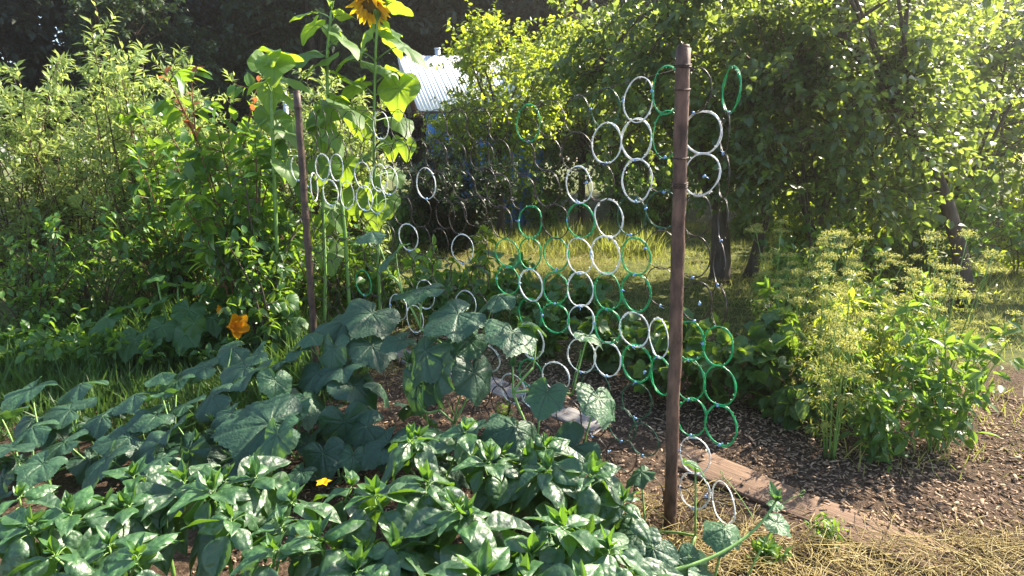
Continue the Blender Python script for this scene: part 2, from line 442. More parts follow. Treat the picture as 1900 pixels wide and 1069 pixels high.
def make_shrub(name, label, cat, loc, nst, h, spread, side_n, twlen, lpt, T, size, mat, seed, group=None, droop=.2,
               stemmat='twig', stem_r=.008, top_leaf=0, upn=1.0, lspread=1.0, bare=.15, var=None, elev=.5, red_tips=False, curve=.15):
    rng = np.random.default_rng(seed)
    root = empty(name, loc); tag(root, label, cat, group)
    sb = MB(); L = Leaves(); RT = Leaves()
    for k in range(nst):
        ang = rng.uniform(0, 2 * PI); rr = spread * math.sqrt(rng.uniform(0, 1)); hh = h * rng.uniform(.6, 1.0) * (1 - .25 * (rr / (spread + 1e-6)) ** 2)
        a = np.array([math.cos(ang) * rr * .15, math.sin(ang) * rr * .15, -.02])
        e = np.array([math.cos(ang) * rr, math.sin(ang) * rr, hh])
        b = bez(a, e, 0, 10, 0, rng, ctrl=(a * .55 + e * .45) * np.array([1 - curve * 4, 1 - curve * 4, 1.25]) + rng.normal(0, .04 * h, 3) * np.array([1, 1, 0]))
        sb.tube(b, np.linspace(stem_r, stem_r * .3, 10), 5, cap=False)
        v = rng.uniform(.15, .85) if var is None else var
        for q in range(side_n):
            t = bare + (1 - bare) * (q + rng.uniform(0, 1)) / side_n
            st = b[min(9, int(t * 9.99))]
            dd = unit(rdirs(rng, 1)[0] * np.array([1, 1, .4]) + UP * elev)
            ln = twlen * rng.uniform(.6, 1.3) * (1.15 - .6 * t)
            e2 = leafy_twig(L, rng, st, dd, ln, lpt, size, droop, v, lspread, upn=upn)
            sb.tube([st, (st + e2) / 2, e2], [stem_r * .45, stem_r * .3, stem_r * .15], 3, cap=False)
        if top_leaf:
            dd = unit(b[-1] - b[-3])
            tgt = RT if red_tips and hh > .78 * h else L
            leafy_twig(tgt, rng, b[-3], dd, np.linalg.norm(b[-1] - b[-3]) * 1.15, top_leaf, size * .8, 0, min(1, v + .2), .7)
    sb.build('stems', M[stemmat], root)
    lb = MB(); lb.inst(T, *L.cat()); lb.build('foliage', M[mat], root)
    if red_tips and RT.P:
        for q in range(len(RT.P)):
            rb = MB(); rb.inst(T, RT.P[q], RT.D[q], RT.N[q], RT.S[q] * .8, RT.V[q]); rb.tube(np.array([RT.P[q][0] - UP * .02, RT.P[q][3], RT.P[q][-1] + UP * .01]), .003, 4); rb.build('young_shoot', M['redleaf'], root)
    return root
#@@PART2

# ------------------------------------------------------------------ world, sun, camera
SUN_AZ, SUN_EL = 56.0, 41.0      # degrees right of the view direction, above the horizon
w = bpy.data.worlds.new('World'); scene.world = w; w.use_nodes = True
nt = w.node_tree; nt.nodes.clear()
wo = nt.nodes.new('ShaderNodeOutputWorld'); bg = nt.nodes.new('ShaderNodeBackground'); sky = nt.nodes.new('ShaderNodeTexSky')
sky.sky_type = 'NISHITA'; sky.sun_disc = False
sky.sun_elevation = R(SUN_EL); sky.sun_rotation = R(SUN_AZ); sky.air_density = 1.0; sky.dust_density = 1.0
bg.inputs['Strength'].default_value = 0.105
nt.links.new(sky.outputs[0], bg.inputs[0]); nt.links.new(bg.outputs[0], wo.inputs[0])

sun = bpy.data.lights.new('sun', 'SUN'); sun.energy = 5.0; sun.angle = R(.5); sun.color = (1, .90, .73)
so = bpy.data.objects.new('sun', sun); COL.objects.link(so)
sd = Vector((math.sin(R(SUN_AZ)) * math.cos(R(SUN_EL)), math.cos(R(SUN_AZ)) * math.cos(R(SUN_EL)), math.sin(R(SUN_EL))))
so.rotation_euler = sd.to_track_quat('Z', 'Y').to_euler(); so.location = sd * 30

cam = bpy.data.cameras.new('camera'); co = bpy.data.objects.new('camera', cam); COL.objects.link(co)
co.location = (0, 0, HC); co.rotation_euler = (PI / 2 - PITCH, 0, 0)
cam.sensor_width = 36.0; cam.lens = 36.0 * F / 1900.0; cam.clip_end = 500; cam.clip_start = .02
scene.camera = co
scene.view_settings.view_transform = 'Standard'; scene.view_settings.look = 'None'
scene.view_settings.exposure = 1.98; scene.view_settings.gamma = 1
cy = scene.cycles
cy.max_bounces = 6; cy.diffuse_bounces = 3; cy.glossy_bounces = 2; cy.transmission_bounces = 4; cy.transparent_max_bounces = 4
cy.use_denoising = True; cy.caustics_reflective = False; cy.caustics_refractive = False
cy.sample_clamp_indirect = 6.0

# ------------------------------------------------------------------ ground
def axis_pts(lo, hi, fine_lo, fine_hi, fine, coarse_n):
    return np.unique(np.concatenate([np.linspace(lo, fine_lo, coarse_n), np.arange(fine_lo, fine_hi, fine), np.linspace(fine_hi, hi, coarse_n)]))
def gz(x, y):
    return .012 * np.sin(x * 5.1 + y * 2.3) + .010 * np.sin(y * 7.7 - x * 3.1) + .006 * np.sin(x * 17 + 1.3) * np.sin(y * 15)
gx = axis_pts(-60, 60, -4, 4, .06, 16); gy = axis_pts(-12, 80, .4, 9, .06, 16)
X, Y = np.meshgrid(gx, gy, indexing='ij')
mb = MB(); n1, n2 = X.shape
i, j = np.meshgrid(np.arange(n1 - 1), np.arange(n2 - 1), indexing='ij')
q = np.stack([i * n2 + j, (i + 1) * n2 + j, (i + 1) * n2 + j + 1, i * n2 + j + 1], -1).reshape(-1, 4)
mb.add(np.stack([X, Y, gz(X, Y)], -1).reshape(-1, 3), q.ravel(), np.full(len(q), 4))
m, nt, out = new_mat('soil_and_turf')
n_f = noise_tex(nt, 60, 6, .75); n_m = noise_tex(nt, 6, 5, .65); n_l = noise_tex(nt, .9, 4, .6)
soil = ramp(nt, n_f, [(.3, (.024, .016, .012)), (.52, (.085, .057, .040)), (.72, (.24, .17, .12))])
turf = ramp(nt, n_m, [(.3, (.03, .055, .015)), (.55, (.11, .12, .04)), (.75, (.26, .21, .09))])
tc = nt.nodes.new('ShaderNodeTexCoord'); sx = nt.nodes.new('ShaderNodeSeparateXYZ'); nt.links.new(tc.outputs['Object'], sx.inputs[0])
ma = nt.nodes.new('ShaderNodeMath'); ma.operation = 'MULTIPLY_ADD'; nt.links.new(n_l, ma.inputs[0]); ma.inputs[1].default_value = 2.2; nt.links.new(sx.outputs['Y'], ma.inputs[2])
mr = nt.nodes.new('ShaderNodeMapRange'); nt.links.new(ma.outputs[0], mr.inputs[0]); mr.inputs[1].default_value = 4.9; mr.inputs[2].default_value = 5.7
col = mixcol(nt, mr.outputs[0], soil, turf)
p = nt.nodes.new('ShaderNodeBsdfPrincipled'); nt.links.new(col, p.inputs['Base Color']); p.inputs['Roughness'].default_value = .95; p.inputs['Specular IOR Level'].default_value = .1
b = nt.nodes.new('ShaderNodeBump'); b.inputs['Strength'].default_value = .9; b.inputs['Distance'].default_value = .02
nt.links.new(n_f, b.inputs['Height']); nt.links.new(b.outputs[0], p.inputs['Normal']); nt.links.new(p.outputs[0], out.inputs[0])
tag(mb.build('ground', m), kind='structure')

# ------------------------------------------------------------------ posts
YN = 2.22
Nb = ground(1243, 985); YN = Nb[1]
Nt = at(1268, 90, YN)
YF = YN * 1.68
Ft = at(551, 172, YF); Fb = at(590, 722, YF); Fb[2] = 0
def post(name, a, b, r, mat, label, seed, wires):
    rng = np.random.default_rng(seed)
    root = empty(name, a); tag(root, label, 'post')
    mb = MB(); n = 26; d = b - a
    pts = np.array([d * t for t in np.linspace(-.02, 1, n)]) + rng.normal(0, .0012, (n, 3)) * np.array([1, 1, 0])
    mb.tube(pts, r * (1 + rng.normal(0, .03, n)), 14)
    mb.tube([d * .998, d * 1.006], [r * .97, r * .80], 14)
    mb.build('pole', M[mat], root)
    for t, turns in wires:
        k = MB(); th = np.linspace(0, 2 * PI * turns, 16 * turns)
        c = d * t
        k.tube(np.stack([c[0] + np.cos(th) * (r + .003), c[1] + np.sin(th) * (r + .003), c[2] + th / (2 * PI) * .007 + .004 * np.sin(th)], -1), .0022, 5)
        k.build('binding_wire', M['tie_iron'], root)
    return root
post('metal_post', Nb, Nt, .0245, 'rust', 'tall thick rusty post nearest the camera, at the right of the ring net', 1, [(.965, 2), (.925, 1), (.745, 3), (.80, 1)])
post('metal_post', Fb, Ft, .021, 'rust_dark', 'dark rusty post beyond the cucumber bed, at the far left end of the net', 2, [(.95, 2), (.60, 1)])

# ------------------------------------------------------------------ the ring net
off = np.array([.045, .045, 0.])
A = Nb + off; A[2] = 0; B = Fb + off; B[2] = 0
nd = unit(B - A); nd[2] = 0; nd = unit(nd); npn = np.array([-nd[1], nd[0], 0])   # along net, across net
if npn[1] < 0: npn = -npn
NETL = np.linalg.norm(B - A); PX = NETL / 18.0; PZ = PX * 1.09
def net_hit(px, py):
    d = ray(px, py); o = np.array([0, 0, HC])
    t = np.dot(A - o, npn) / np.dot(d, npn)
    p = o + d * t
    return np.dot(p - A, nd), p[2], t
def proj(p):
    v = np.asarray(p) - np.array([0, 0, HC])
    z = v[1] * cp - v[2] * sp; y = v[1] * sp + v[2] * cp
    return CX + F * v[0] / z, CY - F * y / z, z
W_, G_, D_, K_ = 'white_pl', 'green_pl', 'dkgreen_pl', 'dark_pl'
rings = []
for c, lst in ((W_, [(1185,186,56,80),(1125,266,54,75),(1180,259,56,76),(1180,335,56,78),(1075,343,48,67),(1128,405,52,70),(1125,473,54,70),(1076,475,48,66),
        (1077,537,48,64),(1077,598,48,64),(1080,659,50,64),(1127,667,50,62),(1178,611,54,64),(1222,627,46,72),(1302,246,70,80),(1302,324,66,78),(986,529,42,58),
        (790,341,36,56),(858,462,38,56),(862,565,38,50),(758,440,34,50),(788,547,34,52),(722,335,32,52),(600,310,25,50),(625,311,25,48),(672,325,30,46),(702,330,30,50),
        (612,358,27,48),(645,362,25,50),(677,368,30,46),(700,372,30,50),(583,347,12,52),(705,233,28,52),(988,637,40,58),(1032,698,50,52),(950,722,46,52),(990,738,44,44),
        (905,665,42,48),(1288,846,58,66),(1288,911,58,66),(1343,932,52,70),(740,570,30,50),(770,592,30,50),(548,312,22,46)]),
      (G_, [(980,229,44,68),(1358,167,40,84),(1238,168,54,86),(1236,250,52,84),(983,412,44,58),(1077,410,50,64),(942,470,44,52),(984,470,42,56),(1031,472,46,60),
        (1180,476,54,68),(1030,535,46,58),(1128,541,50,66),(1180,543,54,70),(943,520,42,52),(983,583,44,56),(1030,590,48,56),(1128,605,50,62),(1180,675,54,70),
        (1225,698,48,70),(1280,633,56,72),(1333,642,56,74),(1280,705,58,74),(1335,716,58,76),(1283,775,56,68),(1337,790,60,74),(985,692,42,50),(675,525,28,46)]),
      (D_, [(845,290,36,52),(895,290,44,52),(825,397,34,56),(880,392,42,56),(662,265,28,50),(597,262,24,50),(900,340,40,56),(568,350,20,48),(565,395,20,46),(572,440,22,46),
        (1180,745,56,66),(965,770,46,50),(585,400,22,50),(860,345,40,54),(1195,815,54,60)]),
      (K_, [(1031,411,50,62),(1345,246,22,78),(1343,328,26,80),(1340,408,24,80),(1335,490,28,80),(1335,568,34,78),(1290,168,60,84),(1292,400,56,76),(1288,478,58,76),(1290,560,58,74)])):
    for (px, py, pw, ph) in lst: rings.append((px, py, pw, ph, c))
ring_items = []          # s, z, rx, rz, rotz, colour
for (px, py, pw, ph, c) in rings:
    s, z, t = net_hit(px, py)
    _, z2, _ = net_hit(px, py + ph / 2); _, z1, _ = net_hit(px, py - ph / 2)
    rz_ = (z1 - z2) / 2
    s1, _, _ = net_hit(px - pw / 2, py); s2, _, _ = net_hit(px + pw / 2, py)
    rx_ = abs(s1 - s2) / 2; rot = 0.0
    full = PX * .53
    if rx_ < full * .78: rot = math.acos(max(.15, rx_ / full)) * .8; rx_ = full
    rx_ = min(rx_, full * 1.1)
    ring_items.append([s, z, rx_, min(rz_, PZ * .58), rot, c])
# the darker rings fill the rest of the grid
tops = np.array([(520,212),(560,215),(600,230),(700,233),(860,232),(980,229),(1030,216),(1077,212),(1125,198),(1185,186),(1240,168),(1310,168)], float)
have = [(r[0], r[1]) for r in ring_items]
rr = np.random.default_rng(3)
for k in range(-1, 19):
    s = k * PX + PX * .04
    pxk = proj(A + nd * s + UP * 1.5)[0]
    ytop = np.interp(pxk, tops[:, 0], tops[:, 1])
    _, ztop, _ = net_hit(pxk, ytop)
    for r_ in range(13):
        z = ztop - PZ * r_ * (1.0 if k > 1 else 1.0)
        if z < .03: break
        if k < 0 and (z > .3): continue
        if k >= 17 and z > 1.3: pass
        dmin = min(math.hypot((s - a) / PX, (z - b_) / PZ) for a, b_ in have)
        if dmin < .62: continue
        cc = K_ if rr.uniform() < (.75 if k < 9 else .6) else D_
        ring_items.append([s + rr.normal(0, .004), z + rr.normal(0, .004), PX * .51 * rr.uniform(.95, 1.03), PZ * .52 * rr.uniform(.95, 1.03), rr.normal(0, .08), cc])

def ring_geo(mbx, rad_x, rad_z, thick, seed, center=(0, 0, 0), rotz=0.0):
    r_ = np.random.default_rng(seed); n = 40; th = np.linspace(0, 2 * PI, n, endpoint=False)
    ca, sa = math.cos(rotz), math.sin(rotz)
    e1 = nd * ca + npn * sa; e2 = npn * ca - nd * sa
    sq = r_.uniform(0, 6.28, 2)
    for k in range(3):
        ph = r_.uniform(0, 6.28, 3); wob = thick * .9
        rx_ = rad_x * (1 + .028 * np.sin(2 * th + sq[0]) + .014 * np.sin(3 * th + sq[1])) + wob * np.sin(th * 2 + ph[1] + k * 2.1)
        rz_ = rad_z * (1 + .028 * np.sin(2 * th + sq[0]) + .014 * np.sin(3 * th + sq[1])) + wob * np.sin(th * 2 + ph[1] + k * 2.1)
        y_ = wob * np.cos(th * 3 + ph[2] + k * 2.1)
        P = np.asarray(center) + (np.cos(th) * rx_)[:, None] * e1 + (np.sin(th) * rz_)[:, None] * UP + y_[:, None] * e2
        mbx.tube(P, thick * (.55 + .12 * np.sin(th * 5 + ph[0])), 5, closed=True)
    for k in range(r_.integers(7, 13)):         # short wrapped turns of the strand
        a0 = r_.uniform(0, 6.28); t2 = np.linspace(0, 2 * PI, 9)
        cpos = np.asarray(center) + math.cos(a0) * rad_x * e1 + math.sin(a0) * rad_z * UP
        rad = unit(math.cos(a0) * e1 + math.sin(a0) * UP); tng = unit(-math.sin(a0) * e1 + math.cos(a0) * UP)
        mbx.tube(cpos + (np.cos(t2) * thick * 1.35)[:, None] * rad + (np.sin(t2) * thick * 1.35)[:, None] * e2 + (t2 * thick * .25)[:, None] * tng, thick * .3, 4)

net = empty('ring_net', A)
tag(net, 'net of white, green and dark wire rings strung between the two posts', 'trellis net')
order = sorted(range(len(ring_items)), key=lambda q: (ring_items[q][5] == K_ or ring_items[q][5] == D_, ring_items[q][0]))
rest = MB(); tie_me = None
TH = {W_: .0030, G_: .0031, D_: .0024, K_: .0023}
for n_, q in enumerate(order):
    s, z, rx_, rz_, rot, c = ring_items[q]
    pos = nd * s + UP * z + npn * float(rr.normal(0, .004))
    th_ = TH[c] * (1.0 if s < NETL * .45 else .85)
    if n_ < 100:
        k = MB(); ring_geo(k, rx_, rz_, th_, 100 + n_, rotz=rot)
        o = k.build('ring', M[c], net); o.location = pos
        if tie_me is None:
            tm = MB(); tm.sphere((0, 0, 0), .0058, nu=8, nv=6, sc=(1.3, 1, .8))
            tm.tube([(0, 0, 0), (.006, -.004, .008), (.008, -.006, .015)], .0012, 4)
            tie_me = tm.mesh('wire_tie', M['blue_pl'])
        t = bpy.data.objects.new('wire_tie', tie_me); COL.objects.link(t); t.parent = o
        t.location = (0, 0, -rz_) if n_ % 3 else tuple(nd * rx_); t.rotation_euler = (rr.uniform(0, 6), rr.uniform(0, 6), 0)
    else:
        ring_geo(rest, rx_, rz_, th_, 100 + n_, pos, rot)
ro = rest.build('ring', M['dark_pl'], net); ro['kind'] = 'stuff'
cordb = MB(); cpts = []
for pxk, pyk in ((556,186),(640,203),(760,209),(860,208),(950,206),(1010,196),(1060,186),(1120,166),(1190,146),(1262,128)):
    s, z, _ = net_hit(pxk, pyk); cpts.append(nd * s + UP * z)
cordb.tube(np.array(cpts), .0018, 5); cordb.build('top_cord', M['tie_iron'], net)

# ------------------------------------------------------------------ planks and pipes
P0 = ground(735, 655); P1 = ground(1640, 1000); pd = unit(P1 - P0); pn = np.array([-pd[1], pd[0], 0]); PL = np.linalg.norm(P1 - P0)
def plank(t0, t1, hgt, wid, mat, label, tilt, off_=0.0):
    c = P0 + pd * PL * (t0 + t1) / 2 + pn * off_
    root = None; mb = MB(); L_ = PL * (t1 - t0); n = 24
    r_ = np.random.default_rng(int(t0 * 100) + 7)
    xs = np.linspace(-L_ / 2, L_ / 2, n); prof = [(-wid / 2, 0), (-wid / 2, hgt * .8), (-wid / 2 + .008, hgt), (wid / 2 - .008, hgt), (wid / 2, hgt * .8), (wid / 2, 0)]
    ca, sa = math.cos(tilt), math.sin(tilt)
    V = []
    for x in xs:
        wob = r_.normal(0, .003, 2)
        for (y, z) in prof: V.append((x, (y * (1 + .22 * math.sin(x * 5.3 + t0 * 9) * math.sin(x * 2.1)) + wob[0] + .022 * math.sin(x * 3.1 + t0 * 5)) * ca - z * sa, (y) * sa + z * ca + wob[1] * .6))
    k = len(prof); f = []; ct = []
    for a in range(n - 1):
        for b_ in range(k): f += [a * k + b_, a * k + (b_ + 1) % k, (a + 1) * k + (b_ + 1) % k, (a + 1) * k + b_]; ct.append(4)
    f += list(range(k))[::1] + [(n - 1) * k + q for q in range(k)][::-1]; ct += [k, k]
    mb.add(V, f, ct); o = mb.build('plank', M[mat], smooth=False)
    o.location = c; o.rotation_euler = (0, 0, math.atan2(pd[1], pd[0]))
    tag(o, label, 'plank', 'planks edging the mulched bed')
    return o
plank(.0, .40, .03, .15, 'greywood', 'grey weathered plank on the soil behind the cucumber leaves', R(9))
plank(.42, .58, .025, .14, 'greywood', 'shaded grey plank behind the rings left of the big post', R(8), -.01)
plank(.72, 1.07, .022, .175, 'wood', 'sunlit brown plank edging the mulch at the lower right', R(9), .01)
sx_ = ground(905, 452); mb = MB(); mb.tube([(0, 0, -.05), (0.0, 0, .55), (-.01, 0, at(902, 338, sx_[1])[2])], .016, 8)
o = mb.build('stake', M['rust']); o.location = sx_; tag(o, 'thin rusty stake standing alone on the lawn behind the middle of the net', 'stake')
for (px, py0, Yd, lab) in ((527, 158, 7.6, 'pale thin pipe standing behind the far post'),):
    tp = at(px, py0, Yd); o = MB(); o.tube([(0, 0, 0), (0, 0, tp[2])], .03, 8); o.sphere((0, 0, tp[2]), .034)
    o = o.build('pipe', M['pipe']); o.location = (tp[0], tp[1], 0); tag(o, lab, 'pipe')

# ------------------------------------------------------------------ shed
YS = 13.0
r0 = at(737, 104, YS); e0 = at(776, 206, YS - 1.15); r1x = r0[0] + 3.4
shed = empty('shed', (r0[0], YS, 0)); tag(shed, 'small blue garden shed with a white pitched roof behind the trees', 'shed')
ridge = np.array([0, 0, r0[2]]); eave = e0 - np.array([r0[0], YS, 0]); L_ = 2.3
def slab(mbx, a, b_, c, d, th):
    n = unit(np.cross(np.asarray(b_) - a, np.asarray(d) - a)); 
    if n[2] < 0: n = -n
    V = [np.asarray(q) for q in (a, b_, c, d)]; V = V + [q - n * th for q in V]
    mbx.add(V, [0,1,2,3, 7,6,5,4, 0,4,5,1, 1,5,6,2, 2,6,7,3, 3,7,4,0], [4] * 6)
rb = MB(); nw = 34                                        # wavy roofing sheet, both slopes
for k in range(nw):
    x0, x1 = L_ * k / nw, L_ * (k + 1) / nw
    h0, h1 = (.008 if k % 2 else 0), (0 if k % 2 else .008)
    slab(rb, ridge + [x0, 0, h0], ridge + [x1, 0, h1], np.array([eave[0] + x1, eave[1], eave[2] + h1]), np.array([eave[0] + x0, eave[1], eave[2] + h0]), .012)
    slab(rb, ridge + [x0, 0, h0], ridge + [x1, 0, h1], np.array([x1, 1.15, eave[2] + h1]), np.array([x0, 1.15, eave[2] + h0]), .012)
rf = rb.build('roof', M['roof'], shed, smooth=False)
pb = MB(); pc = at(812, 108, YS + .1) - np.array([r0[0], YS, 0]); pb.tube([pc - UP * .35, pc + UP * .17], .055, 10); pb.tube([pc + UP * .17, pc + UP * .19], .07, 10); pb.build('chimney', M['pipe'], rf)
wb = MB(); wy = eave[1] + .12
for k in range(14):
    wb.box((eave[0] + .12 + (k + .5) * .158, wy + .01 * (k % 2), eave[2] / 2 - .02), (.152, .03, eave[2] - .02))
for k in range(9): wb.box((eave[0] + .14, wy + .15 + k * .21, eave[2] / 2), (.03, .2, eave[2] - .05))
wb.build('wall', M['bluewall'], shed, smooth=False)
gb = MB()
gt = np.array([.07, 0, ridge[2] - .06]); ga = np.array([eave[0] + .1, eave[1] + .05, eave[2] - .05]); gc = np.array([.1, 1.1, eave[2] - .05])
V = [gt, ga, gc, gt + [.03, 0, 0], ga + [.03, 0, 0], gc + [.03, 0, 0]]
gb.add(V, [0,1,2, 5,4,3, 0,3,4,1, 1,4,5,2, 2,5,3,0], [3,3,4,4,4]); gb.build('gable', M['brownboard'], shed, smooth=False)
fb = MB(); fb.box((eave[0] + .55 + .3, wy - .03, eave[2] - .55), (.5, .04, .55)); wf = fb.build('window', M['roof'], shed, smooth=False)
fb = MB(); fb.box((eave[0] + .55 + .3, wy - .053, eave[2] - .55), (.4, .006, .45)); fb.build('pane', M['glass'], wf, smooth=False)

# ------------------------------------------------------------------ hero leaves
def hero(mbx, T, pos, az, droop, roll, size, var):
    D = np.array([math.cos(R(az)) * math.cos(R(droop)), math.sin(R(az)) * math.cos(R(droop)), -math.sin(R(droop))])
    N = unit(UP - D * D[2]) if abs(D[2]) < .98 else unit(np.array([math.cos(R(az)), math.sin(R(az)), 0]))
    X = np.cross(D, N); N = N * math.cos(R(roll)) + X * math.sin(R(roll))
    mbx.inst(T, [pos], [D], [N], size, var)
    return D

# ---- peppers
def pepper_mesh(seed, h, nbr):
    rng = np.random.default_rng(seed); sb = MB(); lb = MB()
    fork = np.array([rng.normal(0, .02), rng.normal(0, .02), h * .45])
    sb.tube(bez([0, 0, -.02], fork, 0, 6, .01, rng), np.linspace(.008, .006, 6), 7)
    tips = []
    for k in range(nbr):
        a = 2 * PI * (k + rng.uniform(-.25, .25)) / nbr; rr_ = rng.uniform(.05, .13) if nbr > 1 else 0
        tips.append(np.array([math.cos(a) * rr_, math.sin(a) * rr_, h * rng.uniform(.85, 1.08)]))
    def leaf(att, az, droop, size, var, T, pet):
        D = np.array([math.cos(az), math.sin(az), .35]); e = att + unit(D) * pet
        sb.tube(bez(att, e, .01, 4), [.0022, .0018, .0016, .0015], 4, cap=False)
        hero(lb, T, e, math.degrees(az), droop, rng.normal(0, 16), size, var)
    for tp in tips:
        b_ = bez(fork, tp, .02, 7, .01, rng); sb.tube(b_, np.linspace(.0055, .003, 7), 6)
        n = rng.integers(4, 7); a0 = rng.uniform(0, 6.28)
        for q in range(n):                                   # whorl of big leaves under the tip
            az = a0 + 2 * PI * q / n + rng.normal(0, .35)
            leaf(tp - UP * rng.uniform(.005, .05), az, rng.uniform(-8, 58), rng.uniform(.09, .185), np.clip(rng.normal(.35, .15), 0, 1), TP[rng.integers(0, 4)], rng.uniform(.025, .05))
        for q in range(3):                                   # smaller half-grown leaves
            az = a0 + 1 + 2 * PI * q / 3 + rng.normal(0, .3)
            leaf(tp, az, rng.uniform(-35, 10), rng.uniform(.075, .12), np.clip(rng.normal(.75, .1), 0, 1), TP[rng.integers(0, 2)], .015)
        for q in range(5):                                   # bright young tip leaves standing up
            az = rng.uniform(0, 6.28)
            hero(lb, TPY, tp + UP * .01, math.degrees(az), rng.uniform(-75, -35), rng.normal(0, 20), rng.uniform(.04, .08), 1.0)
        for q in range(3):                                   # leaves lower on the branch
            az = rng.uniform(0, 6.28); st = b_[rng.integers(1, 5)]
            leaf(st, az, rng.uniform(20, 60), rng.uniform(.13, .19), np.clip(rng.normal(.2, .12), 0, 1), TP[rng.integers(0, 4)], rng.uniform(.03, .06))
    return sb.mesh('stem', M['stem']), lb.mesh('leaves', M['pepper'])
pv = [pepper_mesh(s, h, nb) for s, h, nb in ((31, .40, 3), (32, .44, 3), (33, .37, 2), (34, .42, 4), (35, .35, 3))]
PEP = [  # pixel of the plant's top, depth, variant, label
 (300, 905, 1.95, 4, 'pepper plant at the lower left edge, close under the large bluish cucumber leaf'),
 (408, 888, 1.88, 0, 'pepper plant with pale sunlit leaves right below the largest cucumber leaf'),
 (600, 905, 1.90, 2, 'low pepper plant in the shade beside a yellow cucumber flower'),
 (800, 815, 2.12, 1, 'upright pepper plant with bright tip standing highest among the peppers'),
 (925, 840, 2.08, 0, 'pepper plant in the back row under the cucumber leaves on the net'),
 (1060, 868, 2.0, 3, 'bushy pepper plant second to the left of the big rusty post'),
 (1120, 905, 1.98, 2, 'pepper plant immediately left of the big rusty post'),
 (765, 955, 1.66, 3, 'pepper plant with a star of large pale leaves in the middle of the front row'),
 (1050, 985, 1.66, 0, 'pepper plant with wide drooping leaves in front of the foot of the rusty post'),
 (480, 990, 1.6, 1, 'pepper plant with one broad rounded leaf facing the viewer in the lower left'),
 (640, 1000, 1.58, 0, 'pepper plant at the bottom edge with a long upright narrow leaf'),
 (885, 1020, 1.52, 4, 'pepper plant at the bottom edge below the glossy dark leaves'),
 (1130, 1065, 1.50, 2, 'young bright pepper plant at the bottom edge beside the straw'),
 (1050, 1050, 1.45, 3, 'pepper plant cut by the bottom edge left of the young bright one'),
 (170, 930, 1.8, 0, 'pepper plant at the far left of the bed, second from the end'),
 (60, 960, 1.75, 3, 'leftmost pepper plant of the bed'),
 (180, 1030, 1.5, 1, 'pepper plant at the bottom left, in front of the bed\'s end'),
]
hs = (.40, .44, .37, .42, .35)
for i_, (px, py, Yd, v, lab) in enumerate(PEP):
    tp = at(px, py, Yd); sc = max(.75, min(1.2, tp[2] / hs[v]))
    r = empty('pepper_plant', (tp[0], tp[1], 0), rz=i_ * 1.9 + .4, scale=sc)
    tag(r, lab, 'pepper plant', 'pepper plants in the foreground bed')
    for nm, me in (('stem', pv[v][0]), ('leaves', pv[v][1])):
        o = bpy.data.objects.new(nm, me); COL.objects.link(o); o.parent = r

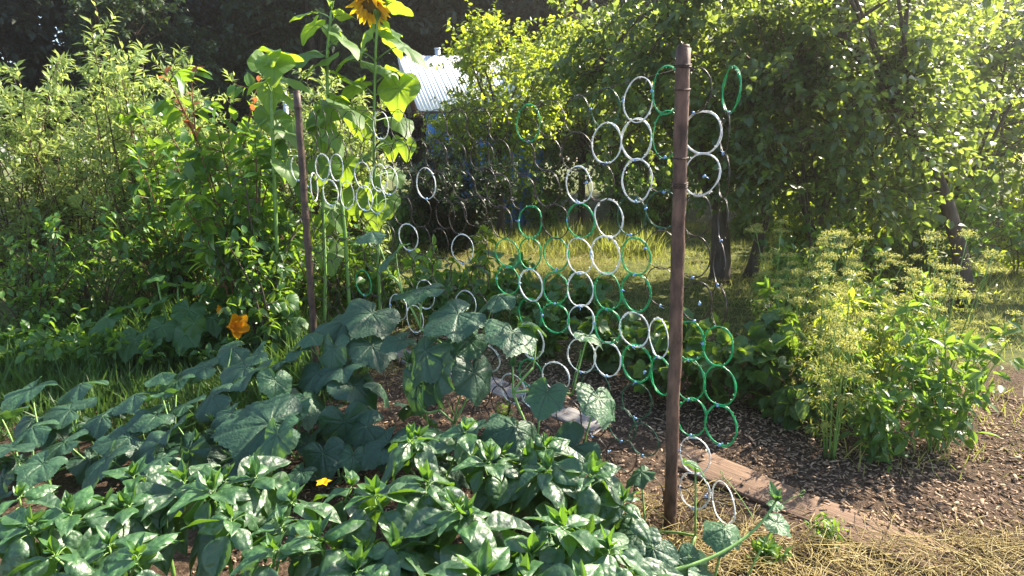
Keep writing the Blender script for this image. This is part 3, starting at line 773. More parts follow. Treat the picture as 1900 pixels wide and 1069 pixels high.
# ---- cucumbers: (px, py, depth, width px, tip azimuth, droop, roll, var, template)
CUC = [
 ('cucumber_plant', (300, 860, 2.55), 'cucumber plant spreading over the left edge of the photo beside the grass', [
  (300,700,3.0,80,200,20,0,.4,4),(345,760,2.8,95,170,18,-10,.15,0),(290,780,2.7,100,220,25,0,.1,1),(250,740,2.85,90,180,20,0,.2,4),(330,715,3.0,80,250,20,10,.3,1),(380,690,3.1,85,190,16,-8,.15,0),
  (300,835,2.5,100,260,30,0,.1,3),(240,820,2.6,105,200,25,-8,.15,0),(190,780,2.75,95,170,20,0,.1,4),(200,860,2.45,100,240,30,0,.2,1),(430,655,3.2,75,210,18,-8,.2,4),(120,830,2.6,105,200,20,0,.15,0)]),
 ('cucumber_plant', (100, 860, 2.5), 'cucumber plant at the far left end of the bed', [
  (60,800,2.6,100,200,20,0,.2,4),(130,770,2.8,95,170,18,-10,.15,0),(20,840,2.5,105,220,25,0,.1,1),(80,870,2.4,100,260,30,0,.3,1),(0,780,2.7,100,190,20,0,.1,0),(150,720,3.0,85,180,16,0,.2,4),(60,730,2.95,90,250,20,10,.3,1)]),
 ('cucumber_plant', (410, 905, 2.45), 'cucumber plant with the largest bluish leaves at the left of the bed', [
  (500,795,2.45,165,196,22,-18,.15,0),(395,742,2.7,105,185,14,-8,.1,4),(430,775,2.6,80,215,30,10,.1,1),(330,800,2.5,90,220,50,10,.05,3),(300,740,2.75,60,160,20,0,.5,1),
  (515,815,2.35,100,265,48,8,.55,1),(600,850,2.4,95,290,55,0,.05,0),(560,885,2.3,75,250,30,10,.1,1),(300,860,2.3,80,200,25,-10,.4,0),(460,865,2.35,95,240,50,0,.05,3),(350,845,2.4,90,250,60,0,.0,2)]),
 ('cucumber_plant', (545, 790, 2.8), 'cucumber plant with a pale young tip and toothed leaves in the middle of the bed', [
  (510,715,2.75,68,285,52,0,.6,1),(545,770,2.6,70,60,-30,20,.6,1),(565,745,2.75,100,300,26,-14,.4,4),(470,705,2.9,125,225,44,14,.05,3),(455,690,2.95,115,170,14,-10,.12,0),
  (420,735,2.8,85,200,35,0,.1,1),(640,790,2.6,100,310,60,0,.05,0),(680,800,2.55,95,190,18,-14,.15,4),(655,855,2.4,62,270,52,0,.5,1),(600,800,2.65,90,200,60,20,.0,3)]),
 ('cucumber_plant', (640, 720, 3.1), 'cucumber plant with crumpled dark leaves in front of the foot of the far post', [
  (690,590,3.15,100,250,30,0,.12,0),(640,605,3.2,95,200,25,-10,.08,2),(620,655,3.0,75,260,62,20,.25,1),(575,628,3.1,65,200,20,-8,.35,4),(555,660,3.05,66,220,35,10,.3,1),(480,660,3.1,52,200,55,0,.5,3),
  (640,690,2.95,105,230,40,0,.05,3),(690,650,3.0,90,300,50,0,.05,0),(655,725,2.85,100,330,40,10,.05,1),(705,722,2.85,90,10,30,-10,.1,4),(520,680,3.0,80,180,35,0,.05,2),(590,700,2.95,95,255,55,0,.05,0)]),
 ('cucumber_plant', (800, 790, 2.75), 'cucumber plant with long bare stalks climbing the left half of the net', [
  (735,478,2.95,88,225,48,10,.08,1),(690,437,3.1,75,185,12,-12,.15,4),(790,545,2.9,95,190,15,-10,.15,0),(925,556,2.75,92,190,16,-8,.12,4),(850,592,2.7,115,215,32,-6,.15,0),
  (790,660,2.65,105,200,28,-16,.12,4),(870,640,2.7,80,240,40,0,.2,1),(820,695,2.62,120,250,70,20,.0,3),(775,720,2.7,110,255,75,0,.0,2),(880,700,2.6,120,290,66,-10,.03,0),(860,610,2.75,60,290,60,0,.7,1),(745,640,2.8,70,210,30,0,.2,1)]),
 ('cucumber_plant', (1000, 870, 2.4), 'cucumber plant with rounded leaves raised in the middle, behind the peppers', [
  (950,625,2.55,98,265,32,-10,.3,0),(985,606,2.65,66,10,18,-10,.2,4),(1015,738,2.4,105,245,36,-8,.35,1),(1110,748,2.35,98,280,30,-12,.45,0),(955,800,2.35,130,250,28,0,.1,4),(1065,838,2.25,140,200,30,-12,.02,0),
  (850,810,2.4,120,230,30,8,.1,0),(760,800,2.45,110,200,26,0,.12,4),(1090,635,2.5,58,320,44,0,.6,1),(900,830,2.35,110,300,40,0,.1,3),(720,830,2.4,105,220,36,0,.06,1),(1020,820,2.3,110,150,30,0,.02,2)]),
 ('cucumber_plant', (1245, 1050, 1.8), 'cucumber plant creeping past the foot of the rusty post with a curling young tip', [
  (1285,1045,1.85,88,285,66,0,.35,0),(1290,852,2.1,70,340,30,-10,.4,4),(1345,975,1.85,92,250,22,-18,.45,4),(1150,960,1.95,85,240,50,10,.2,0),(1190,870,2.28,70,200,40,20,.3,2),
  (1440,965,1.9,66,320,25,0,.7,1),(1300,1060,1.75,70,340,40,0,.3,1),(1258,1030,1.80,95,262,58,0,.35,0),(1212,1012,1.80,88,225,46,0,.2,4),(1185,985,1.86,90,235,40,8,.1,0),(1195,1050,1.74,85,250,40,0,.4,1)]),
]
TENDR = []
for ci, (nm, rp, lab, lv) in enumerate(CUC):
    rt = at(*rp); rt[2] = 0
    root = empty(nm, rt); tag(root, lab, 'cucumber plant', 'cucumber plants along the ring net')
    rng = np.random.default_rng(60 + ci); lb = MB(); sb = MB(); nodes = []
    for (px, py, Yd, wpx, az, dr, roll, va, ti) in lv:
        p_ = at(px, py - (8 if ci < 7 else -6), Yd); sz = wpx / F * Yd * .60 * rng.uniform(.85, 1.15)
        p_[2] = max(p_[2], .06); hero(lb, TC[ti], p_ - rt, az, (dr * .62 if dr < 58 else dr * .9) + rng.normal(0, 9), roll * 1.2 + rng.normal(0, 12), sz * 1.06, min(1, va * 1.5 + abs(rng.normal(0, .12))))
        f_ = p_ + (rt - p_) * np.array([.3, .3, 0]); f_[2] = max(.04, p_[2] - rng.uniform(.16, .28)); f_ = f_ + rng.normal(0, .02, 3) * np.array([1, 1, 0])
        sb.tube(bez(f_ - rt, p_ - rt, .03, 8, .012, rng), np.linspace(.0042, .0032, 8), 6); nodes.append(f_ - rt)
    # filler leaves below, set to the darkest tone to deepen the shade
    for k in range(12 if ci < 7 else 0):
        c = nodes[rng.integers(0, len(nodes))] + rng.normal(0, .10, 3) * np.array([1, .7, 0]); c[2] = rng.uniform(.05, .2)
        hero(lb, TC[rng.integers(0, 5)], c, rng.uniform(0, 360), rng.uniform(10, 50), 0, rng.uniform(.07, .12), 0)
    todo = sorted(range(len(nodes)), key=lambda q: np.linalg.norm(nodes[q])); prev = {0: np.array([0, 0, -.02])}; done = [np.array([0, 0, .01])]
    for q in todo:
        i0 = min(range(len(done)), key=lambda z_: np.linalg.norm(done[z_] - nodes[q]))
        sb.tube(bez(done[i0], nodes[q], -.01, 8, .02, rng), .0055, 6); done.append(nodes[q])
    if ci == 7:      # the creeping shoot with its young star-shaped tip
        ch = [(1235, 1062, 1.75), (1310, 1048, 1.76), (1370, 1015, 1.8), (1405, 975, 1.85), (1440, 930, 1.9)]
        pts = np.array([at(*c) - rt for c in ch]); pts[:, 2] = np.maximum(pts[:, 2], .02)
        sb.tube(bez(pts[0], pts[-1], 0, 14, 0, rng, ctrl=pts[2] * 1.6 - (pts[0] + pts[-1]) * .3), np.linspace(.007, .004, 14), 7)
        tip = pts[-1]
        for k in range(9): hero(lb, TPY, tip, rng.uniform(0, 360), rng.uniform(-85, -25), 0, rng.uniform(.04, .075), 1.0)
        for k in range(3): hero(lb, TC[1], tip - UP * .02, 100 + k * 120, -10, 0, .035, 1.0)
    else:
        for k in range(4):
            nn = nodes[rng.integers(0, len(nodes))]
            for q in range(6): hero(lb, TPY, nn + UP * .12, rng.uniform(0, 360), rng.uniform(-75, -15), 0, rng.uniform(.035, .065), 1.0)
            sb.tube(bez(nn, nn + UP * .12, 0, 5, .005, rng), .0028, 5)
    sb.build('vine', M['vine'], root); lb.build('leaves', M['cucumber'], root)
    def tendril(a, d, ln, turns, rad):
        t = np.linspace(0, 1, 46); base = a + unit(d) * (ln * np.minimum(t, .6) / .6)[:, None] + UP * (.03 * np.sin(t * 3))[:, None]
        w_ = np.clip((t - .6) / .4, 0, 1); th = w_ * turns * 2 * PI; r_ = rad * (1 - .75 * w_) * (w_ > 0)
        pl = unit(np.cross(unit(d), UP)); base += np.outer(np.sin(th) * r_, unit(d)) + np.outer((1 - np.cos(th)) * r_, UP) + np.outer(w_ * .004, pl)
        tb = MB(); tb.tube(base, np.linspace(.0016, .0008, 46), 4); tb.build('tendril', M['vine'], root)
    if ci == 7:
        tendril(at(1440, 945, 1.9) - rt, np.array([1, .1, .25]), .09, 1.8, .012)
        tendril(at(1400, 965, 1.86) - rt, np.array([-.75, .3, .8]), .16, 1.5, .010)
    for k in range(4):
        nn = nodes[rng.integers(0, len(nodes))] + UP * .04
        tendril(nn, rng.normal(0, 1, 3) * np.array([1, .6, .2]) + UP * .7, rng.uniform(.08, .16), rng.uniform(1, 2.5), rng.uniform(.008, .014))
    fl = {2: [(600, 897, 2.1)], 3: [(563, 1000, 1.62)], 6: [(1045, 838, 2.2)]}.get(ci, [])
    for f_ in fl:
        fb = MB(); c = at(*f_) - rt
        for k in range(5): hero(fb, T_grid(7, 5, lambda t: .34 * np.sin(PI * t ** .8) ** .8, .3, .3, 0, 4, 0, .05, k), c, k * 72 + 20, -25, 0, .032, rng.uniform(.3, 1))
        fb.build('flower', M['petal'], root)
#@@PART3

# ------------------------------------------------------------------ sunflowers
SUNF = [
 ('tall sunflower with a drooping yellow head, right of the other sunflowers', [(707,640,4.9),(702,470,4.95),(694,330,5.0),(694,200,5.0),(697,90,5.0),(700,40,5.0)], [
  (722,62,60,300,20,0,.9,0),(762,96,74,350,35,10,.5,0),(740,182,80,260,70,0,1.,1),(676,78,58,210,62,0,.95,0),(712,128,78,300,18,-15,.2,2),(726,276,44,262,78,0,1.,0),(754,278,40,275,78,0,1.,0),
  (660,226,52,250,72,0,.95,1),(676,240,46,280,74,0,.9,0),(722,380,48,280,60,0,1.,0),(700,405,52,265,70,0,.9,1),(650,105,60,190,25,-10,.8,0),(640,122,62,200,40,0,.7,1),(738,8,52,20,15,-15,.2,2),(748,135,58,320,10,-20,.2,0),
  (730,70,64,30,50,0,.9,2),(655,165,60,180,30,14,.6,0),(735,330,46,310,40,0,.3,1),(668,300,46,215,40,0,.3,0),(690,350,42,250,66,0,.8,0),(745,230,60,300,30,0,.3,2)]),
 ('tall sunflower with no flower in sight, left of the flowering one', [(652,640,4.7),(640,420,4.7),(622,280,4.75),(607,180,4.8),(607,90,4.8),(615,20,4.8)], [
  (577,58,56,175,42,0,1.,1),(560,28,46,170,10,-15,.3,0),(548,102,92,200,12,-16,.1,2),(588,122,76,215,30,0,.6,0),(645,84,62,340,40,0,1.,1),(650,150,66,350,22,-10,.6,0),(598,205,84,240,30,-10,.25,2),(648,206,84,320,28,-12,.2,0),
  (640,190,66,20,20,0,.5,1),(590,270,60,210,40,0,.7,0),(642,318,52,265,72,0,1.,0),(610,330,60,220,40,0,.3,1),(660,380,60,270,66,0,.8,1),(640,400,60,240,62,0,.9,0),(618,62,40,300,50,0,.3,0),(640,30,44,0,5,-10,.3,1),(610,420,60,200,50,0,.5,2)]),
 ('short young sunflower with upright leaves just left of the far post', [(520,640,4.3),(512,420,4.3),(506,260,4.3),(503,170,4.3),(502,135,4.3)], [
  (484,112,50,110,-62,20,1.,0),(506,104,40,60,-55,0,.9,0),(522,96,66,10,2,-12,.1,2),(510,130,70,280,48,0,1.,1),(538,150,76,5,18,10,.5,0),(500,182,52,268,80,0,1.,0),(512,228,74,300,48,-10,.15,2),(480,160,50,190,25,0,.9,1),
  (540,190,54,350,40,0,.9,0),(540,255,60,330,40,0,.3,1),(470,240,60,200,35,0,.8,0),(535,320,56,320,50,0,.9,1),(480,300,60,230,50,0,.5,0),(545,235,46,300,66,0,1.,0)]),
 ('sunflower stem with low shaded leaves behind the left end of the ring net', [(600,650,4.55),(604,520,4.55),(600,400,4.6),(596,300,4.6),(590,215,4.6)], [
  (575,240,60,200,30,0,.6,1),(600,250,60,300,60,0,.9,0),(625,262,54,330,50,0,.5,2),(560,280,60,190,30,0,.9,0),(600,320,60,270,60,0,.7,1),(575,350,64,220,50,0,.4,0),(625,400,60,320,55,0,.7,2),(580,430,66,240,60,0,.5,1),(612,480,60,290,55,0,.4,0)]),
]
for si, (lab, st, lv) in enumerate(SUNF):
    rng = np.random.default_rng(80 + si)
    pts = np.array([at(*s) for s in st]); rt = pts[0].copy(); rt[2] = 0; pts[0][2] = -.02
    root = empty('sunflower', rt); tag(root, lab, 'sunflower')
    tt = np.linspace(0, len(pts) - 1, 26); sm = np.stack([np.interp(tt, np.arange(len(pts)), pts[:, k]) for k in range(3)], -1) - rt
    for _ in range(3): sm[1:-1] = (sm[:-2] + 2 * sm[1:-1] + sm[2:]) / 4
    sb = MB(); sb.tube(sm, np.linspace(.015, .009, 26), 8); lb = MB()
    for (px, py, wpx, az, dr, roll, va, ti) in lv:
        Yd = st[2][2] + rng.uniform(-.22, .22)
        c = at(px, py, Yd) - rt; sz = wpx / F * Yd * .78
        D = np.array([math.cos(R(az)), math.sin(R(az)), 0]) * math.cos(R(dr))
        att = c - D * sz * .25 + UP * (.3 * sz * math.sin(R(dr)))
        i0 = np.argmin(abs(sm[:, 2] - (att[2] - .06)))
        sb.tube(bez(sm[i0], att, .05, 7, 0), np.linspace(.006, .0035, 7), 5)
        hero(lb, TS[ti], att, az, dr, roll, sz, np.clip(va * .9 + rng.normal(0, .06), 0, 1))
    for k in range(5): hero(lb, TPY, sm[-1], k * 75, -60, 0, rng.uniform(.06, .12), .8)
    sb.build('stem', M['stem'], root); lb.build('leaves', M['sunflower'], root)
    if si == 0:      # nodding head
        hc = at(688, 6, 5.0) - rt; hn = unit(np.array([-.25, -.72, -.62]))
        e1 = unit(np.cross(hn, UP)); e2 = np.cross(hn, e1)
        pb = MB(); TPET = T_grid(9, 5, lambda t: .15 * np.sin(PI * t ** .7) ** .8, .4, .25, .0, 4, 0, .03, 3)
        for ringn, (r0_, sz_, nn) in enumerate(((.075, .125, 19), (.065, .115, 15), (.05, .09, 11))):
            for k in range(nn):
                a = 2 * PI * (k + .5 * ringn) / nn + rng.normal(0, .08); dd = math.cos(a) * e1 + math.sin(a) * e2
                P_ = hc + dd * r0_; D_ = unit(dd * .75 - UP * rng.uniform(.35, 1.0) + hn * rng.uniform(.05, .35) + rng.normal(0, .1, 3))
                pb.inst(TPET, [P_], [D_], [hn + rng.normal(0, .3, 3)], sz_ * rng.uniform(.75, 1.1), rng.uniform(0, 1))
        pb.build('petals', M['petal'], root)
        db = MB(); db.tube([hc - hn * .03, hc - hn * .012, hc + hn * .004, hc + hn * .02], [.05, .085, .085, .05], 24); db.build('flower_disc', M['seedhead'], root)
        kb = MB(); kb.tube(bez(sm[-1], hc - hn * .03, .09, 8), np.linspace(.010, .012, 8), 7)
        for k in range(16):
            a = 2 * PI * k / 16; dd = math.cos(a) * e1 + math.sin(a) * e2
            kb.inst(TPY, [hc - hn * .025 + dd * .05], [dd - hn * .35], [-hn], .085, .5)
        kb.build('flower_stalk', M['stem'], root)

# ------------------------------------------------------------------ squash at the left
def squash(lab, px, py, Y_, lv, seed, flowers):
    rng = np.random.default_rng(seed); rt = at(px, py, Y_); rt[2] = 0
    root = empty('squash_plant', rt); tag(root, lab, 'squash plant'); lb = MB(); sb = MB()
    for (qx, qy, Yd, wpx, az, dr, va) in lv:
        c = at(qx, qy, Yd) - rt; c[2] = max(c[2], .08)
        hero(lb, TC[rng.integers(0, 5)], c, az, dr, rng.normal(0, 10), wpx / F * Yd * .50, va)
        sb.tube(bez([rng.normal(0, .03), rng.normal(0, .03), 0], c, .06, 7, .02, rng), .006, 6)
    lb.build('leaves', M['squash'], root); sb.build('stem', M['vine'], root)
    for (qx, qy, Yd, s, az) in flowers:
        fb = MB(); c = at(qx, qy, Yd) - rt
        tp = T_grid(11, 7, lambda t: .10 + .24 * np.sin(PI * t ** 1.3) ** .8 * (t > .02), .7, -.10, .01, 3, 0, .06, 8, .0)
        ax = unit(np.array([math.cos(R(az)), -.55, .25])); e1 = unit(np.cross(ax, UP)); e2 = np.cross(ax, e1)
        for k in range(5):
            a = 2 * PI * k / 5; dd = math.cos(a) * e1 + math.sin(a) * e2
            fb.inst(tp, [c + dd * s * .1], [ax * .75 + dd * rng.uniform(.45, .9)], [-dd + ax * .4], s * rng.uniform(.9, 1.1), rng.uniform(0, 1))
        fb.tube([c - ax * s * .35, c, c + ax * s * .2], [s * .05, s * .13, s * .17], 8)
        fb.build('flower', M['squashpetal'], root)
squash('squash plant with an open orange flower at the left edge of the garden', 340, 640, 4.2, [
 (300,560,4.3,95,200,25,.3),(350,575,4.2,85,280,30,.2),(300,605,4.1,90,250,35,.2),(395,590,4.2,70,300,35,.3),(345,620,4.0,85,260,45,.1),(285,640,4.0,90,220,40,.1),(330,530,4.4,75,160,5,.7),(400,560,4.4,60,20,10,.4),
 (290,510,4.5,60,200,10,.8),(380,540,4.4,60,80,-10,.5),(360,600,4.0,60,300,60,.1),(240,570,4.3,95,180,25,.3),(200,590,4.2,90,230,30,.3),(250,630,4.0,90,260,40,.1),(430,575,4.3,50,330,25,.4)], 91,
 [(428,606,3.95,.115,20),(416,577,4.2,.05,140)])
squash('squash plant with small leaves in the weeds just left of the far post', 525, 600, 4.3, [
 (500,560,4.4,60,250,40,.2),(530,560,4.3,70,300,40,.5),(510,600,4.2,55,220,30,.3),(555,590,4.2,50,330,20,.6),(480,585,4.3,50,190,30,.2),(540,610,4.1,46,280,50,.5)], 92, [])

# ------------------------------------------------------------------ saplings and bushes, left
def gl(px, py): return ground(px, py)
def gx_(px, Y): p_ = at(px, 400, Y); return (p_[0], Y, 0)
make_shrub('cherry_sapling', 'young cherry tree with red shoot tips and backlit leaves, left of the small sunflower', 'young tree', gx_(425, 4.5), 15, 2.25, .60, 11, .24, 6, T_small(.46, .08, .3), .135, 'cherry', 201,
           droop=.3, stemmat='redstem', stem_r=.011, top_leaf=7, bare=.12, elev=.5, red_tips=True)
make_shrub('cherry_sapling', 'dense dark young cherry bush at the left of the far post', 'young tree', gx_(480, 4.25), 12, 1.4, .5, 13, .22, 8, T_small(.5, .08, .3), .08, 'cherry', 202,
           droop=.2, stemmat='bark', stem_r=.012, bare=.15, var=.2)
make_shrub('cherry_sapling', 'slender cherry shoots beyond the far post, under the sunflowers', 'young tree', gx_(590, 5.4), 7, 1.25, .5, 10, .26, 7, TSM, .085, 'cherry', 203, stemmat='redstem', bare=.1)
bk = []
for k, (px, Y, h, sp_, lab) in enumerate([
  (300, 6.2, 2.0, .9, 'silvery sea buckthorn bush at the left edge of the photo'),
  (400, 7.0, 2.5, .8, 'tall silvery sea buckthorn with shoots rising against the dark wood, behind the cherry tree'),
  (250, 5.6, 2.9, .55, 'sea buckthorn shoot rising to the top at the left edge'),
  (500, 7.0, 2.0, .8, 'sea buckthorn bush behind the small young sunflower'),
  (610, 7.2, 2.7, .7, 'sea buckthorn bush behind the two tall sunflowers'),
  (668, 6.8, 1.9, .35, 'sea buckthorn bush between the tall sunflowers and the shed'),
  (130, 6.2, 2.4, .9, 'sea buckthorn bush left of the silvery bush at the photo edge'),
  (20, 6.0, 2.6, .9, 'sea buckthorn bush at the far left')]):
    make_shrub('sea_buckthorn', lab, 'bush', gx_(px, Y), 26, h, sp_, 14, .30, 15, T4N, .095, 'buckthorn', 220 + k, 'sea buckthorn bushes along the left side',
               droop=-.1, stem_r=.010, top_leaf=16, bare=.08, elev=.6, lspread=.9)
for k, (px, Y, h, sp_, lab) in enumerate([
  (300, 5.2, 1.35, .75, 'leafy undergrowth bush behind the squash at the left edge'),
  (390, 5.5, 1.5, .6, 'leafy undergrowth bush in front of the sea buckthorn'),
  (540, 5.8, .85, .6, 'leafy undergrowth bush behind the far post'),
  (660, 5.6, .8, .55, 'leafy undergrowth bush at the foot of the tall sunflowers'),
  (150, 5.0, 1.0, .8, 'leafy undergrowth bush left of the squash plant'),
  (20, 4.6, 1.1, .8, 'leafy undergrowth bush at the far left edge')]):
    make_shrub('leafy_bush', lab, 'bush', gx_(px, Y), 14, h, sp_, 9, .22, 8, T_small(.5), .065, 'raspberry', 240 + k, 'undergrowth bushes on the left', droop=.25, bare=.1)

# ------------------------------------------------------------------ middle distance
make_shrub('juniper', 'dark dense juniper bush behind the middle of the net', 'bush', gx_(845, 9.2), 58, 1.65, .88, 15, .26, 20, TNEEDLE, .10, 'juniper', 261, droop=0, bare=.04, elev=.5, lspread=.7, curve=.05)
make_shrub('young_tree', 'small leafy seedling tied beside the thin stake', 'young tree', gx_(888, 6.4), 3, .95, .12, 9, .14, 6, TSM, .08, 'plum', 263, droop=.3, bare=.25)
make_tree('plum_tree', 'slim plum tree with bright yellow-green backlit crown, right of the shed roof', 'tree', gx_(930, 10.4), 1.6, .07, (.95, .9, 1.3, 2.4), 95, 5, 14, TSM, .085, 'plum', 271, droop=.2, nlimb=6)
make_tree('plum_tree', 'broad plum tree with yellow-green leaves behind the top of the apple tree', 'tree', gx_(1080, 12.6), 1.6, .08, (1.5, 1.2, 1.6, 2.6), 120, 5, 14, TSM, .09, 'plum', 272, droop=.2, nlimb=7)
make_tree('plum_tree', 'low plum tree with lit leaves in front of the shed wall', 'tree', gx_(890, 10.2), .7, .05, (.8, .6, .55, 1.65), 50, 5, 13, TSM, .08, 'plum', 273, droop=.2, nlimb=6)
make_tree('apple_tree', 'old apple tree with forked trunk on the lawn right of the rusty post', 'tree', gx_(1345, 7.0), 1.15, .115, (2.0, 1.7, 1.3, 2.3), 225, 5, 15, TSMW, .082, 'apple', 281, droop=.35, lean=(-.1, .1), twlen=.40, holes=.22)
make_tree('apple_tree', 'smaller apple tree with a thin trunk just right of the old forked one', 'tree', gx_(1400, 7.4), 1.1, .07, (1.35, 1.1, 1.25, 2.1), 120, 5, 14, TSMW, .08, 'apple', 282, droop=.35, lean=(.15, 0), holes=.25)
make_tree('apple_tree', 'tall apple tree placed to overhang and shade the beds, its trunk just beyond the right edge of the photo', 'tree', (4.35, 5.7, 0), 2.5, .065, (1.6, 1.05, .85, 3.4), 110, 5, 12, TSMW, .082, 'apple', 283, droop=.4, lean=(-1.55, -.05), holes=.28, limb_r=.25)  # crown placed mostly above the view to shade the cucumber bed
make_tree('apple_tree', 'bushy apple tree at the upper right with branches down to the umbel plants', 'tree', (2.95, 6.0, 0), .7, .05, (1.3, 1.0, 1.15, 1.65), 165, 5, 14, TSMW, .08, 'apple', 286, droop=.4, holes=.22, limb_r=.3)
make_tree('apple_tree', 'low apple tree at the far right, farther back than the bushy one', 'tree', (5.6, 7.8, 0), .8, .07, (2.0, 1.6, 1.5, 1.9), 170, 5, 14, TSMW, .08, 'apple', 284, droop=.4, holes=.2)
make_tree('apple_tree', 'apple tree behind the middle of the net, its low branches over the lawn', 'tree', gx_(1140, 11.9), 1.0, .08, (1.9, 1.2, 1.4, 2.0), 140, 5, 14, TSMW, .08, 'apple', 285, droop=.35, holes=.2)
for k, (px, Y, h, sp_, mt, lab) in enumerate([
  (1010, 11.4, 1.5, 1.1, 'raspberry', 'raspberry thicket at the back of the lawn, left part'),
  (1180, 11.0, 1.6, 1.2, 'raspberry', 'raspberry thicket at the back of the lawn behind the rusty post'),
  (1480, 9.5, 1.7, 1.1, 'plum', 'sunlit thicket behind the trunk of the smaller apple tree'),
  (1610, 7.6, 1.4, 1.0, 'plum', 'sunlit thicket at the right, behind the umbel plants'),
  (1760, 6.6, 1.4, 1.0, 'raspberry', 'thicket at the far right'), (1930, 7.4, 1.8, 1.2, 'plum', 'sunlit thicket in the far right corner'), (1700, 9.5, 2.2, 1.3, 'plum', 'tall sunlit thicket behind the bushy apple tree'), (1880, 9.8, 2.2, 1.3, 'plum', 'tall sunlit thicket behind the far right corner'),
  (760, 9.6, 1.1, .8, 'raspberry', 'raspberry bush left of the dark juniper')]):
    make_shrub('berry_thicket', lab, 'bush', gx_(px, Y), 18, h, sp_, 10, .30, 9, TSM, .09, mt, 300 + k, 'thickets around the lawn', droop=.2, bare=.05)  # sunlit ones get the brighter plum leaf colour for their lit look

# ------------------------------------------------------------------ behind the net, right: currants, umbels, red shoots
for k, (px, py, h, sp_, T_, L_, mt, lab) in enumerate([
  (1120, 690, .52, .30, TCUR, .085, 'currant', 'currant bush on the mulch behind the middle of the net'),
  (1010, 660, .50, .30, TCUR, .08, 'raspberry', 'raspberry plant with lobed leaves behind the net, left of the currants'),
  (1210, 740, .50, .28, TCUR, .08, 'currant', 'currant bush seen through the rings left of the rusty post'),
  (1310, 760, .62, .34, TCUR, .085, 'currant', 'dark currant bush directly behind the green rings at the right'),
  (1410, 760, .60, .30, TCUR, .09, 'currant', 'currant bush with pale sunlit leaves right of the ring net'),
  (1480, 790, .42, .22, TRASP, .11, 'currant', 'small low bush with hanging pointed leaves on the mulch'),
  (1065, 615, .5, .34, TCUR, .09, 'raspberry', 'raspberry plant with lit lobed leaves behind the white rings'),
  (970, 600, .5, .36, TRASP, .11, 'raspberry', 'bean plants with pointed leaves behind the green rings'),
  (830, 620, .80, .42, TRASP, .125, 'raspberry', 'bean plants with pointed leaves behind the left half of the net'),
  (920, 610, .80, .42, TRASP, .125, 'raspberry', 'bean plants with pointed leaves behind the middle of the net'),
  (750, 600, .80, .42, TRASP, .10, 'raspberry', 'bean plants behind the net below the sunflowers')]):
    make_shrub('currant_bush' if T_ is TCUR else 'bean_plant' if mt == 'raspberry' else 'low_bush', lab, 'bush', gl(px, py), 9, h, sp_, 6, .13, 4, T_, L_, mt, 320 + k, droop=.45, stemmat='redstem' if mt == 'currant' else 'stem', stem_r=.005, bare=.2)
make_shrub('leafy_bush', 'low dark weeds in the grass below the orange squash flower', 'weed', gl(430, 690), 9, .30, .3, 6, .12, 6, T_small(.5), .07, 'raspberry', 351, droop=.3, stemmat='stem', stem_r=.004)
make_shrub('leafy_bush', 'clump of weeds left of the squash plant, outside the photo edge', 'weed', gl(180, 690), 12, .4, .45, 6, .14, 6, T_small(.5), .08, 'raspberry', 356, droop=.3, stemmat='stem', stem_r=.004)
make_shrub('leafy_bush', 'clump of weeds at the far left behind the cucumbers', 'weed', gl(40, 690), 12, .4, .45, 6, .14, 6, T_small(.5), .08, 'cherry', 357, droop=.3, stemmat='stem', stem_r=.004)
make_shrub('leafy_bush', 'low weeds at the foot of the dark young cherry bush', 'weed', gl(510, 660), 9, .28, .3, 6, .12, 6, T_small(.5), .065, 'currant', 358, droop=.3, stemmat='stem', stem_r=.004)
make_shrub('leafy_bush', 'low dark weeds in the grass at the left edge below the squash', 'weed', gl(310, 690), 10, .32, .35, 6, .12, 6, T_small(.5), .07, 'cherry', 352, droop=.3, stemmat='stem', stem_r=.004)
make_shrub('leafy_bush', 'yellow-green bush with pointed leaves between the umbel plants', 'bush', gl(1590, 770), 10, .72, .3, 7, .15, 6, T_small(.42), .085, 'plum', 353, droop=.35, stemmat='redstem', stem_r=.005)
for k, (px, Y, h, sp_, mt, lab) in enumerate([
  (1000, 12.6, 1.7, 1.2, 'currant', 'green hedge bush closing the lawn behind the net'), (1230, 12.4, 1.7, 1.2, 'currant', 'green hedge bush closing the lawn behind the rusty post'),
  (1400, 10.8, 1.6, 1.2, 'currant', 'green hedge bush behind the trunks of the apple trees'), (1540, 9.0, 1.5, 1.1, 'currant', 'green hedge bush under the bushy apple tree'),
  (1700, 8.0, 1.5, 1.1, 'currant', 'green hedge bush right of the bushy apple tree')]):
    make_shrub('hedge_bush', lab, 'bush', gx_(px, Y), 24, h, sp_, 11, .30, 10, TSM, .095, mt, 370 + k, 'hedge bushes behind the lawn', droop=.2, bare=.03)
make_shrub('cherry_sapling', 'broad-leaved cherry bush rising above the squash near the left edge', 'young tree', gx_(325, 5.2), 13, 1.85, .65, 11, .26, 7, T_small(.5, .08, .3), .115, 'cherry', 380, droop=.25, stemmat='redstem', stem_r=.010, top_leaf=6, bare=.1)
make_shrub('leafy_bush', 'tall leafy bush below the low apple branches at the right', 'bush', gx_(1540, 5.2), 14, .95, .5, 9, .2, 7, T_small(.5), .085, 'currant', 381, droop=.3, bare=.1)
make_shrub('leafy_bush', 'dark green bush under the apple branches, behind the red cherry sapling', 'bush', gl(1450, 640), 14, .85, .45, 7, .16, 6, T_small(.5), .08, 'currant', 354, droop=.35, stem_r=.006)
make_shrub('berry_thicket', 'sunlit bush in front of the blue shed wall, right of the juniper', 'bush', gx_(905, 10.6), 20, 1.75, .7, 10, .25, 9, TSM, .08, 'plum', 355, droop=.2, bare=.05)  # bright plum leaf colour stands in for light on the foliage
